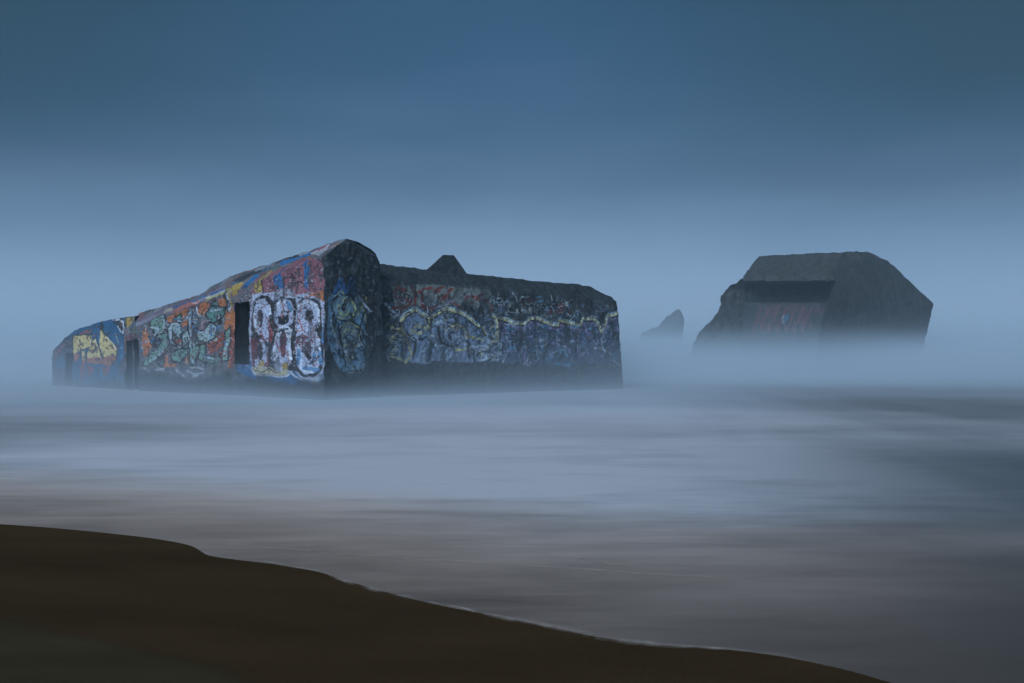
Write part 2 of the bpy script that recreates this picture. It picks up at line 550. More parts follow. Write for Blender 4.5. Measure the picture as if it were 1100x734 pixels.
    ('s',(0.05,0.17,0.33),(0.05,0.2),[(4.7,3.45),(4.69,2.96)]),
    ('s',(0.05,0.17,0.33),(0.05,0.2),[(6.56,3.78),(6.14,3.77)]),
    ('s',(0.05,0.17,0.33),(0.05,0.2),[(5.52,3.47),(5.32,3.11)]),
    ('p',(0.17,0.13,0.17),(0.02,0.15),[(9.02,3.99),(8.3,4.64),(7.26,5.02),(6.78,5.3),(5.48,5.49),(4.52,5.69),(4.19,5.12),(4.99,4.6),(5.79,4.36),(7.35,4.26),(8.4,3.42)]),
    ('p',(0.24,0.2,0.25),(0.02,0.15),[(8.69,3.83),(7.47,4.4),(7.67,4.1),(8.32,3.49)]),
    ('p',(0.42,0.33,0.26),(0.02,0.15),[(7.54,4.48),(7.23,4.78),(6.98,4.48),(7.26,4.26)]),
    ('p',(0.42,0.13,0.1),(0.02,0.15),[(6.88,4.57),(6.59,5.06),(5.42,4.87),(5.39,4.49),(6.14,4.23),(6.63,4.19)]),
    ('p',(0.05,0.1,0.22),(0.02,0.15),[(7.23,4.78),(6.45,5.32),(6.12,5.13),(6.78,4.67)]),
    ('p',(0.04,0.14,0.28),(0.02,0.15),[(6.19,5.22),(5.44,5.23),(5.2,5.03),(5.84,4.91)]),
    ('p',(0.45,0.38,0.2),(0.02,0.15),[(5.2,5.03),(4.68,5.35),(4.24,5.29),(4.09,4.94),(4.6,4.76),(4.93,4.6)]),
    ('p',(0.05,0.12,0.25),(0.02,0.15),[(5.2,5.25),(4.43,5.44),(4.29,5.34),(4.91,4.99)]),
    ('p',(0.1,0.07,0.07),(0.02,0.15),[(5.86,4.45),(5.24,4.65),(5.26,4.37),(5.66,4.29)]),
    ('s',(0.62,0.64,0.72),(0.03,0.1),[(5.69,4.68),(5.2,4.92),(4.55,5.16),(4.29,5.3)]),
    ('s',(0.62,0.64,0.72),(0.03,0.1),[(5.39,4.39),(5.36,4.07),(5.19,3.91)]),
    ('p',(0.46,0.3,0.07),(0.02,0.12),[(4.19,5.39),(3.42,5.75),(3.12,5.34),(3.47,4.91),(3.62,4.5),(3.77,4.28),(3.88,4.66)]),
    ('s',(0.62,0.64,0.72),(0.045,0.05),[(3.66,5.66),(3.99,5.06),(3.84,4.65),(3.85,4.14)]),
    ('s',(0.012,0.013,0.016),(0.03,0.1),[(3.71,5.57),(4.15,5.05),(3.95,4.59),(3.96,4.18)]),
    ('s',(0.34,0.36,0.4),(0.05,0.33),[(5.69,1.31),(5.32,1.33),(5.05,1.28)]),
    ('s',(0.34,0.36,0.4),(0.05,0.33),[(5.86,1.12),(5.45,0.99),(4.99,1.07)]),
    ('s',(0.34,0.36,0.4),(0.05,0.33),[(5.52,0.91),(5.12,0.93)]),
    ('s',(0.34,0.36,0.4),(0.05,0.33),[(8.09,1.21),(7.72,0.99)]),
    ('s',(0.34,0.36,0.4),(0.05,0.33),[(7.42,1.15),(6.99,1.23)]),
    ('s',(0.34,0.36,0.4),(0.05,0.33),[(6.35,1.17),(5.93,0.83)]),
    ('s',(0.3,0.28,0.2),(0.03,0.1),[(7.72,0.62),(7.57,1.0),(7.35,0.86)]),
    ('s',(0.012,0.013,0.016),(0.03,0.1),[(7.49,0.85),(7.28,0.86),(7.31,0.53),(7.49,0.56)]),
    ('p',(0.04,0.2,0.38),(0.02,0.1),[(3.56,1.56),(3.1,1.67),(3.1,1.37),(3.5,1.33)]),
    ('p',(0.3,0.105,0.125),(0.02,0.08),[(3.14,5.05),(2.61,6.01),(1.19,6.78),(0.91,6.69),(0.0,6.11),(0.0,5.72),(0.0,4.56),(0.18,4.34),(0.68,4.71),(1.01,4.63),(1.52,4.86),(2.58,4.92),(2.86,4.83)]),
    ('p',(0.2,0.16,0.17),(0.02,0.25),[(3.93,5.41),(3.48,5.78),(3.19,6.2),(2.58,5.23),(3.14,4.95),(3.42,4.55),(3.71,4.46)]),
    ('p',(0.15,0.12,0.13),(0.02,0.25),[(3.14,5.05),(2.91,5.2),(2.81,4.42),(2.95,3.91),(3.14,4.43)]),
    ('p',(0.015,0.13,0.32),(0.02,0.06),[(2.05,5.54),(1.76,6.44),(1.74,5.77),(1.55,5.13),(1.87,5.0),(2.0,5.34)]),
    ('p',(0.015,0.13,0.32),(0.02,0.06),[(2.65,7.07),(1.23,7.33),(0.9,6.9),(2.23,6.62)]),
    ('p',(0.015,0.13,0.32),(0.02,0.06),[(0.76,5.93),(0.53,6.05),(0.59,4.91),(0.73,4.99)]),
    ('p',(0.015,0.13,0.32),(0.02,0.06),[(3.33,5.31),(3.2,6.25),(2.88,5.96),(3.03,5.17)]),
    ('p',(0.015,0.13,0.32),(0.02,0.06),[(0.89,6.47),(0.67,6.38),(0.56,5.91),(0.71,5.88)]),
    ('p',(0.46,0.3,0.07),(0.02,0.12),[(2.77,5.14),(2.48,6.43),(2.33,6.08),(2.48,5.41),(2.45,5.0),(2.67,4.93)]),
    ('p',(0.46,0.3,0.07),(0.02,0.12),[(4.07,5.62),(3.51,5.73),(3.42,5.17),(3.6,4.78),(3.71,4.89)]),
    ('s',(0.012,0.013,0.016),(0.03,0.2),[(2.53,5.89),(2.45,5.38),(2.41,5.07)]),
    ('s',(0.012,0.013,0.016),(0.025,0.2),[(2.0,5.34),(1.76,6.44)]),
    ('s',(0.12,0.03,0.05),(0.03,0.15),[(1.37,5.84),(1.03,6.54)]),
    ('s',(0.012,0.013,0.016),(0.032,0.0),[(1.33,5.38),(1.34,5.1)]),
    ('s',(0.012,0.013,0.016),(0.032,0.0),[(1.33,5.36),(1.13,5.3),(1.13,5.15),(1.32,5.08)]),
    ('s',(0.012,0.013,0.016),(0.032,0.0),[(1.03,5.37),(1.01,5.09)]),
    ('s',(0.012,0.013,0.016),(0.032,0.0),[(1.02,5.3),(0.91,5.34),(0.82,5.28)]),
    ('s',(0.012,0.013,0.016),(0.032,0.0),[(1.21,5.72),(1.28,5.56),(1.13,5.52),(1.21,5.72)]),
    ('s',(0.012,0.013,0.016),(0.032,0.0),[(1.2,5.53),(1.2,5.43)]),
    ('p',(0.3,0.28,0.3),(0.02,0.2),[(1.89,7.41),(1.36,7.57),(1.34,7.34),(1.59,7.08)]),
    ('p',(0.42,0.38,0.4),(0.02,0.18),[(1.15,7.21),(0.88,7.58),(0.58,7.74),(0.37,7.22),(0.46,6.66)]),
    ('p',(0.36,0.34,0.37),(0.02,0.25),[(0.0,6.52),(0.0,7.84),(0.0,7.31),(0.0,6.56)]),
    ('p',(0.28,0.09,0.11),(0.02,0.1),[(0.99,7.59),(0.7,7.78),(0.65,7.44),(0.82,7.24)]),
    ('p',(0.03,0.032,0.038),(0.02,0.12),[(4.36,6.02),(3.62,6.67),(2.7,7.13),(1.89,7.4),(1.65,7.17),(2.59,7.05),(3.24,6.26),(3.67,5.71)]),
    ('p',(0.2,0.22,0.25),(0.02,0.38),[(3.66,6.73),(2.79,7.11),(2.74,6.87),(3.41,6.44)]),
    ('p',(0.022,0.022,0.026),(0.02,0.14),[(0.11,6.17),(0.0,7.27),(0.0,7.95),(0.0,7.25),(0.0,5.91),(0.0,4.56),(0.0,4.56),(0.0,5.63)]),
    ('s',(0.4,0.42,0.5),(0.1,0.3),[(2.77,4.83),(2.05,4.84),(1.44,5.0),(1.18,4.79)]),
    ('s',(0.4,0.42,0.5),(0.1,0.3),[(1.01,4.63),(0.51,4.74),(0.18,4.49)]),
    ('p',(0.52,0.16,0.05),(0.02,0.34),[(0.59,4.75),(0.0,4.85),(0.0,4.38),(0.18,4.29)]),
    ('p',(0.52,0.16,0.05),(0.02,0.34),[(0.59,4.75),(0.0,4.85),(0.0,4.38),(0.18,4.29)]),
    ('p',(0.5,0.52,0.66),(0.04,0.12),[(2.96,4.15),(2.79,4.8),(2.46,5.01),(2.11,4.85),(1.96,4.66),(1.58,4.85),(1.15,4.65),(0.96,4.67),(0.39,4.67),(0.0,4.37),(0.0,3.68),(0.0,3.08),(0.0,2.47),(0.0,1.26),(0.28,0.7),(0.75,0.68),(1.1,0.93),(1.4,1.17),(2.77,1.04),(2.93,1.23)]),
    ('p',(0.012,0.013,0.016),(0.03,0.05),[(2.86,4.18),(2.71,4.68),(2.46,4.85),(2.17,4.75),(2.03,4.47),(1.95,4.54),(1.58,4.74),(1.19,4.57),(1.07,4.36),(0.83,4.57),(0.39,4.58),(0.12,4.31),(0.12,3.49),(0.0,2.67),(0.04,1.39),(0.39,0.96),(0.75,0.98),(1.07,1.22),(1.4,1.29),(1.95,1.27),(2.33,1.5),(2.68,1.28),(2.86,1.53),(2.89,2.48),(2.79,2.84),(2.87,3.2)]),
    ('p',(0.24,0.06,0.08),(0.02,0.15),[(2.89,2.77),(2.52,2.91),(2.2,2.69),(2.14,1.54),(2.46,1.25),(2.84,1.53)]),
    ('p',(0.42,0.04,0.05),(0.02,0.16),[(2.17,3.48),(1.98,3.62),(1.95,3.18),(2.01,2.55),(2.17,2.68),(2.33,3.13)]),
    ('p',(0.45,0.24,0.2),(0.02,0.2),[(1.1,3.8),(0.86,3.99),(0.75,3.17),(0.98,2.68),(1.13,3.03)]),
    ('p',(0.5,0.52,0.66),(0.025,0.1),[(2.12,3.79),(2.14,3.54),(2.18,3.3),(2.26,3.11),(2.36,3.0),(2.47,2.96),(2.58,3.01),(2.67,3.12),(2.75,3.31),(2.8,3.55),(2.82,3.82),(2.8,4.08),(2.75,4.32),(2.67,4.5),(2.58,4.63),(2.47,4.66),(2.36,4.61),(2.27,4.49),(2.19,4.29),(2.14,4.06)]),
    ('p',(0.5,0.52,0.66),(0.025,0.1),[(2.52,3.08),(2.17,3.41),(2.14,2.54),(2.22,2.11),(2.25,1.65),(2.46,1.32),(2.71,1.46),(2.79,1.97),(2.77,2.47),(2.52,2.61)]),
    ('p',(0.5,0.52,0.66),(0.025,0.1),[(1.16,3.9),(1.18,3.68),(1.24,3.47),(1.33,3.32),(1.44,3.21),(1.56,3.18),(1.69,3.21),(1.8,3.33),(1.89,3.49),(1.95,3.69),(1.97,3.94),(1.95,4.16),(1.89,4.37),(1.8,4.52),(1.69,4.63),(1.56,4.66),(1.44,4.61),(1.33,4.5),(1.24,4.34),(1.18,4.13)]),
    ('p',(0.5,0.52,0.66),(0.025,0.1),[(1.2,2.16),(1.22,1.87),(1.27,1.6),(1.37,1.39),(1.49,1.25),(1.63,1.2),(1.77,1.24),(1.89,1.38),(1.99,1.59),(2.05,1.85),(2.08,2.15),(2.05,2.44),(1.99,2.72),(1.89,2.93),(1.77,3.07),(1.63,3.11),(1.49,3.06),(1.37,2.92),(1.27,2.72),(1.22,2.45)]),
    ('p',(0.62,0.64,0.72),(0.02,0.15),[(2.0,3.19),(1.58,3.39),(1.22,3.17),(1.28,2.69),(1.95,2.68)]),
    ('p',(0.5,0.52,0.66),(0.025,0.1),[(0.18,3.77),(0.2,3.54),(0.26,3.33),(0.36,3.17),(0.49,3.07),(0.63,3.03),(0.77,3.08),(0.89,3.18),(1.0,3.35),(1.06,3.56),(1.08,3.79),(1.06,4.03),(1.0,4.23),(0.89,4.39),(0.77,4.5),(0.63,4.52),(0.49,4.48),(0.36,4.37),(0.26,4.2),(0.2,3.99)]),
    ('p',(0.5,0.52,0.66),(0.025,0.1),[(0.07,2.14),(0.09,1.82),(0.17,1.52),(0.28,1.29),(0.43,1.14),(0.6,1.07),(0.76,1.13),(0.91,1.27),(1.03,1.5),(1.11,1.81),(1.14,2.14),(1.11,2.47),(1.03,2.78),(0.91,3.0),(0.77,3.16),(0.6,3.21),(0.44,3.16),(0.28,2.99),(0.17,2.76),(0.09,2.47)]),
    ('p',(0.5,0.52,0.66),(0.02,0.18),[(1.11,4.0),(0.86,4.06),(0.83,2.68),(1.1,2.55)]),
    ('p',(0.05,0.035,0.045),(0.02,0.04),[(2.39,3.73),(2.39,3.6),(2.41,3.49),(2.44,3.4),(2.47,3.34),(2.51,3.32),(2.54,3.33),(2.58,3.39),(2.6,3.5),(2.62,3.61),(2.62,3.74),(2.62,3.86),(2.6,3.99),(2.58,4.08),(2.54,4.14),(2.51,4.15),(2.47,4.13),(2.44,4.07),(2.41,3.97),(2.39,3.86)]),
    ('p',(0.05,0.035,0.045),(0.02,0.04),[(2.4,2.19),(2.4,2.04),(2.41,1.92),(2.44,1.82),(2.47,1.76),(2.51,1.74),(2.54,1.77),(2.57,1.83),(2.59,1.92),(2.61,2.05),(2.61,2.18),(2.61,2.33),(2.6,2.45),(2.57,2.55),(2.54,2.61),(2.51,2.63),(2.47,2.61),(2.44,2.55),(2.42,2.44),(2.4,2.33)]),
    ('p',(0.14,0.05,0.07),(0.02,0.08),[(1.44,2.5),(1.44,2.33),(1.46,2.16),(1.49,2.02),(1.53,1.93),(1.58,1.91),(1.63,1.93),(1.67,2.02),(1.7,2.16),(1.72,2.32),(1.72,2.5),(1.72,2.69),(1.7,2.86),(1.67,2.99),(1.63,3.08),(1.58,3.11),(1.53,3.08),(1.49,2.99),(1.46,2.86),(1.44,2.7)]),
    ('p',(0.012,0.013,0.016),(0.02,0.1),[(1.77,3.75),(1.4,3.87),(1.4,3.46),(1.67,3.35),(1.82,3.5)]),
    ('p',(0.012,0.013,0.016),(0.02,0.08),[(0.38,3.76),(0.39,3.69),(0.42,3.62),(0.46,3.57),(0.51,3.53),(0.57,3.51),(0.63,3.53),(0.68,3.56),(0.72,3.63),(0.75,3.69),(0.75,3.78),(0.75,3.86),(0.72,3.94),(0.68,3.99),(0.63,4.03),(0.57,4.03),(0.51,4.02),(0.46,3.98),(0.42,3.92),(0.39,3.85)]),
    ('p',(0.12,0.07,0.09),(0.02,0.08),[(0.74,2.54),(0.51,2.68),(0.51,1.85),(0.65,1.79),(0.75,1.99)]),
    ('p',(0.012,0.013,0.016),(0.02,0.02),[(0.53,1.92),(0.53,1.86),(0.55,1.82),(0.57,1.77),(0.6,1.75),(0.63,1.75),(0.65,1.74),(0.68,1.77),(0.7,1.81),(0.72,1.87),(0.72,1.93),(0.71,1.97),(0.7,2.03),(0.68,2.06),(0.65,2.1),(0.63,2.1),(0.6,2.09),(0.57,2.07),(0.55,2.02),(0.53,1.98)]),
    ('p',(0.2,0.08,0.1),(0.02,0.14),[(1.07,2.75),(0.8,2.95),(0.57,2.82),(0.75,2.61),(0.8,2.19),(1.07,2.47)]),
    ('s',(0.012,0.013,0.016),(0.045,0.08),[(2.72,2.76),(2.33,2.76),(2.19,2.41)]),
    ('s',(0.012,0.013,0.016),(0.045,0.08),[(2.0,2.47),(1.89,3.04),(1.4,3.17)]),
    ('s',(0.012,0.013,0.016),(0.045,0.08),[(1.07,3.1),(1.15,2.54),(1.11,1.57),(0.86,1.09)]),
    ('s',(0.012,0.013,0.016),(0.045,0.08),[(2.03,4.39),(2.06,3.41),(1.95,3.11)]),
    ('s',(0.012,0.013,0.016),(0.045,0.08),[(1.13,4.56),(1.19,3.18)]),
    ('s',(0.012,0.013,0.016),(0.045,0.08),[(2.1,2.54),(2.13,1.83),(1.95,1.33)]),
    ('s',(0.012,0.013,0.016),(0.045,0.08),[(1.22,2.68),(1.19,1.84),(1.34,1.42)]),
    ('s',(0.012,0.013,0.016),(0.045,0.08),[(0.13,3.35),(0.05,2.67),(0.08,1.58)]),
    ('s',(0.72,0.74,0.82),(0.05,0.18),[(2.77,3.96),(2.72,3.2),(2.52,2.98)]),
    ('s',(0.72,0.74,0.82),(0.05,0.18),[(2.2,4.33),(2.1,3.9)]),
    ('s',(0.72,0.74,0.82),(0.05,0.18),[(1.89,4.32),(1.64,4.56),(1.34,4.43)]),
    ('s',(0.72,0.74,0.82),(0.05,0.18),[(1.95,2.33),(1.92,1.69),(1.7,1.35)]),
    ('s',(0.72,0.74,0.82),(0.05,0.18),[(1.31,2.68),(1.28,1.84)]),
    ('s',(0.72,0.74,0.82),(0.05,0.18),[(0.98,4.28),(0.63,4.43),(0.28,4.24)]),
    ('s',(0.72,0.74,0.82),(0.05,0.18),[(0.23,4.04),(0.22,3.49)]),
    ('s',(0.72,0.74,0.82),(0.05,0.18),[(0.98,1.84),(0.86,1.29),(0.51,1.17)]),
    ('s',(0.72,0.74,0.82),(0.05,0.18),[(0.16,2.4),(0.23,1.58)]),
    ('s',(0.72,0.74,0.82),(0.05,0.18),[(0.45,3.15),(0.16,2.67)]),
    ('s',(0.72,0.74,0.82),(0.05,0.18),[(0.92,2.48),(0.98,2.12)]),
    ('s',(0.45,0.2,0.18),(0.035,0.4),[(2.29,3.76),(2.1,3.4)]),
    ('s',(0.45,0.2,0.18),(0.035,0.4),[(1.67,4.59),(1.58,4.23),(1.67,3.68)]),
    ('s',(0.45,0.2,0.18),(0.035,0.4),[(1.31,4.36),(1.4,3.87)]),
    ('s',(0.45,0.2,0.18),(0.035,0.4),[(0.98,3.71),(0.83,3.16)]),
    ('s',(0.45,0.2,0.18),(0.035,0.4),[(0.68,3.58),(0.45,3.36)]),
    ('s',(0.45,0.2,0.18),(0.035,0.4),[(1.89,2.68),(1.73,2.13)]),
    ('s',(0.45,0.2,0.18),(0.035,0.4),[(1.4,2.19),(1.34,1.71)]),
    ('s',(0.45,0.2,0.18),(0.035,0.4),[(2.68,2.54),(2.65,1.83)]),
    ('s',(0.45,0.2,0.18),(0.035,0.4),[(1.03,3.02),(0.75,3.09)]),
    ('s',(0.45,0.2,0.18),(0.035,0.4),[(0.39,3.22),(0.51,2.95)]),
    ('s',(0.45,0.2,0.18),(0.035,0.4),[(0.86,4.27),(0.98,3.93)]),
    ('s',(0.1,0.26,0.46),(0.08,0.24),[(0.98,2.19),(1.01,1.56)]),
    ('s',(0.1,0.26,0.46),(0.08,0.24),[(0.75,1.36),(0.28,1.32)]),
    ('s',(0.1,0.26,0.46),(0.08,0.24),[(0.16,2.13),(0.13,1.59)]),
    ('s',(0.1,0.26,0.46),(0.08,0.24),[(0.51,1.59),(0.39,1.99)]),
    ('s',(0.1,0.26,0.46),(0.08,0.24),[(0.0,2.94),(0.0,2.53)]),
    ('s',(0.1,0.26,0.46),(0.08,0.24),[(1.4,4.44),(1.28,4.09)]),
    ('p',(0.46,0.3,0.07),(0.02,0.2),[(2.58,1.68),(2.33,1.76),(2.36,1.32),(2.58,1.4)]),
    ('p',(0.46,0.3,0.07),(0.02,0.2),[(1.67,1.56),(1.4,1.67),(1.37,1.28),(1.58,1.24)]),
    ('p',(0.16,0.04,0.055),(0.02,0.14),[(2.89,2.8),(2.52,2.9),(2.52,2.69),(2.6,2.4),(2.6,1.82),(2.81,1.75),(2.89,2.33)]),
    ('s',(0.012,0.013,0.016),(0.07,0.04),[(2.84,2.89),(2.65,2.8),(2.42,2.89)]),
    ('p',(0.03,0.115,0.25),(0.03,0.1),[(3.5,1.5),(2.87,1.67),(2.84,1.16),(1.4,1.1),(1.13,1.25),(0.86,0.94),(0.51,0.76),(0.05,0.9),(0.0,1.32),(0.0,0.91),(0.39,0.59),(0.86,0.56),(1.4,0.65),(2.2,0.57),(2.84,0.73),(3.5,1.22)]),
    ('p',(0.52,0.44,0.3),(0.03,0.12),[(2.89,1.32),(2.52,1.5),(2.17,1.4),(2.1,1.5),(1.79,1.27),(1.43,1.35),(1.43,1.03),(2.2,1.08),(2.77,1.08)]),
    ('s',(0.55,0.56,0.62),(0.035,0.1),[(2.89,1.29),(2.77,1.04),(2.14,1.03),(1.46,0.98),(1.27,1.24),(1.1,1.01),(0.86,0.88),(0.51,0.68),(0.28,0.73)]),
    ('s',(0.012,0.013,0.016),(0.025,0.15),[(2.81,1.23),(2.33,1.21),(2.14,1.36),(1.82,1.19)]),
    ('s',(0.25,0.34,0.45),(0.06,0.2),[(0.28,0.73),(0.05,0.98),(0.0,1.26)]),
    ('p',(0.58,0.5,0.33),(0.02,0.1),[(0.41,0.81),(0.25,0.84),(0.27,0.66),(0.39,0.68)]),
    ('p',(0.08,0.14,0.26),(0.02,0.2),[(0.0,4.23),(0.0,4.09),(0.0,3.15),(0.0,2.27),(0.0,2.53),(0.0,3.62)]),
    ('p',(0.06,0.16,0.34),(0.02,0.2),[(0.05,3.63),(0.0,3.35),(0.0,3.15),(0.0,2.53),(0.0,2.67)]),
]
PAINT_ANNEX = [
    ('p',(0.025,0.1,0.19),(0.03,0.1),[(13.92,2.08),(13.31,2.84),(12.57,3.33),(11.13,3.73),(10.21,3.92),(9.48,3.98),(9.26,3.3),(9.55,2.46),(9.62,1.61),(10.22,0.02),(11.13,-0.17),(12.73,-0.25),(14.0,-0.24)]),
    ('p',(0.075,0.085,0.11),(0.02,0.28),[(13.92,2.08),(13.32,2.76),(12.69,3.1),(12.73,2.01),(13.15,1.7),(13.23,-0.12),(14.0,-0.16)]),
    ('p',(0.03,0.12,0.22),(0.02,0.3),[(13.91,1.54),(13.32,1.7),(13.23,0.94),(13.66,1.08)]),
    ('p',(0.08,0.08,0.1),(0.02,0.2),[(9.62,1.61),(9.48,2.46),(9.39,2.59),(9.39,0.06),(10.29,-0.05),(9.92,0.89)]),
    ('p',(0.62,0.47,0.2),(0.02,0.06),[(12.69,3.02),(12.24,3.06),(11.52,3.08),(11.44,2.9),(11.47,2.46),(11.92,2.23),(12.61,1.86),(12.73,2.09)]),
    ('p',(0.62,0.47,0.2),(0.02,0.06),[(11.68,2.16),(11.44,2.76),(11.21,2.86),(11.05,2.24),(10.82,1.85),(11.13,1.51),(11.6,1.43),(11.75,1.72)]),
    ('p',(0.62,0.47,0.2),(0.02,0.05),[(10.93,3.33),(10.82,3.29),(10.59,2.96),(10.22,2.53),(10.01,2.17),(10.03,1.75),(10.29,1.45),(10.71,1.73),(11.01,2.39),(10.97,2.89)]),
    ('p',(0.6,0.42,0.18),(0.02,0.08),[(12.12,2.09),(11.88,2.12),(11.85,1.5),(12.04,1.42)]),
    ('p',(0.36,0.13,0.08),(0.02,0.12),[(12.69,1.94),(12.24,1.87),(12.28,1.57),(12.6,1.48)]),
    ('p',(0.36,0.13,0.08),(0.02,0.12),[(11.75,1.72),(11.13,1.8),(10.74,1.73),(10.22,1.88),(10.03,1.81),(10.06,1.53),(10.44,1.23),(10.82,1.37),(11.29,1.43),(11.76,1.43)]),
    ('p',(0.36,0.13,0.08),(0.02,0.12),[(12.12,1.57),(11.88,1.58),(11.88,1.28),(12.08,1.34)]),
    ('p',(0.2,0.07,0.08),(0.02,0.16),[(12.2,1.27),(11.88,1.35),(11.92,0.53),(12.16,0.38)]),
    ('p',(0.2,0.07,0.08),(0.02,0.16),[(11.75,1.28),(11.32,1.22),(11.4,0.85),(11.76,0.46)]),
    ('p',(0.2,0.07,0.08),(0.02,0.16),[(10.82,1.16),(10.36,1.24),(10.44,0.87),(10.78,0.57)]),
    ('s',(0.012,0.013,0.016),(0.035,0.06),[(12.73,3.03),(11.44,3.11),(11.44,2.42),(12.16,2.13),(12.22,1.5)]),
    ('s',(0.012,0.013,0.016),(0.035,0.06),[(11.78,2.13),(11.76,1.43)]),
    ('s',(0.012,0.013,0.016),(0.035,0.06),[(11.44,2.76),(11.17,2.9),(11.04,2.31),(10.71,1.66)]),
    ('s',(0.012,0.013,0.016),(0.035,0.06),[(10.93,3.33),(10.59,3.0),(10.01,2.31),(10.03,1.67),(10.36,1.16)]),
    ('s',(0.012,0.013,0.016),(0.035,0.06),[(12.69,3.02),(12.73,1.71)]),
    ('s',(0.012,0.013,0.016),(0.035,0.06),[(10.71,3.15),(10.73,2.68)]),
    ('s',(0.75,0.7,0.55),(0.025,0.08),[(11.22,2.82),(11.05,2.24)]),
    ('s',(0.75,0.7,0.55),(0.025,0.08),[(10.59,2.92),(10.22,2.57),(10.03,2.17)]),
    ('s',(0.75,0.7,0.55),(0.025,0.08),[(11.45,3.01),(11.51,2.46)]),
    ('s',(0.2,0.05,0.04),(0.05,0.1),[(11.36,2.61),(11.25,2.31),(11.32,2.1)]),
    ('s',(0.2,0.05,0.04),(0.05,0.1),[(11.56,2.16),(11.44,2.02)]),
    ('s',(0.2,0.05,0.04),(0.05,0.1),[(11.75,2.94),(11.64,2.76)]),
    ('s',(0.2,0.05,0.04),(0.05,0.1),[(12.2,2.69),(12.08,2.53)]),
    ('s',(0.2,0.05,0.04),(0.05,0.1),[(10.56,2.31),(10.48,2.24)]),
    ('s',(0.2,0.05,0.04),(0.05,0.1),[(10.25,2.3),(10.18,2.25)]),
    ('s',(0.2,0.05,0.04),(0.05,0.1),[(12.32,2.38),(12.16,2.46)]),
    ('s',(0.28,0.09,0.09),(0.05,0.25),[(12.16,3.13),(11.52,3.27)]),
    ('s',(0.28,0.09,0.09),(0.05,0.25),[(11.92,3.24),(11.68,3.34)]),
    ('s',(0.28,0.09,0.09),(0.05,0.25),[(13.57,2.23),(13.15,2.54)]),
    ('s',(0.28,0.09,0.09),(0.05,0.25),[(13.92,1.85),(13.57,2.16)]),
    ('p',(0.03,0.035,0.05),(0.02,0.1),[(11.01,3.69),(10.82,3.77),(10.74,3.25),(10.93,3.33)]),
    ('p',(0.42,0.27,0.07),(0.02,0.05),[(9.51,3.94),(8.97,4.0),(9.26,3.36),(9.44,3.51)]),
    ('p',(0.04,0.045,0.055),(0.02,0.06),[(10.22,3.89),(9.62,3.93),(9.46,3.59),(9.51,3.13),(9.7,3.24),(9.92,3.6)]),
    ('s',(0.55,0.58,0.62),(0.045,0.0),[(10.14,3.89),(9.84,3.9),(9.59,3.74),(9.54,3.42),(9.59,3.13)]),
    ('s',(0.5,0.54,0.6),(0.03,0.0),[(9.9,3.56),(9.73,3.27),(9.56,3.09)]),
    ('s',(0.03,0.14,0.26),(0.08,0.2),[(9.92,0.6),(9.41,0.76)]),
    ('s',(0.03,0.14,0.26),(0.08,0.2),[(10.06,0.32),(9.47,0.45)]),
    ('s',(0.03,0.14,0.26),(0.08,0.2),[(10.36,0.15),(9.92,0.32)]),
    ('s',(0.03,0.14,0.26),(0.08,0.2),[(9.7,2.46),(9.62,2.04),(9.77,1.6)]),
    ('s',(0.03,0.14,0.26),(0.08,0.2),[(12.56,0.51),(12.32,-0.08)]),
    ('s',(0.03,0.14,0.26),(0.08,0.2),[(10.89,0.86),(10.74,0.44)]),
    ('s',(0.25,0.27,0.3),(0.03,0.2),[(10.06,3.1),(9.92,2.6)]),
    ('s',(0.25,0.27,0.3),(0.03,0.2),[(9.73,2.25),(9.62,2.39)]),
]
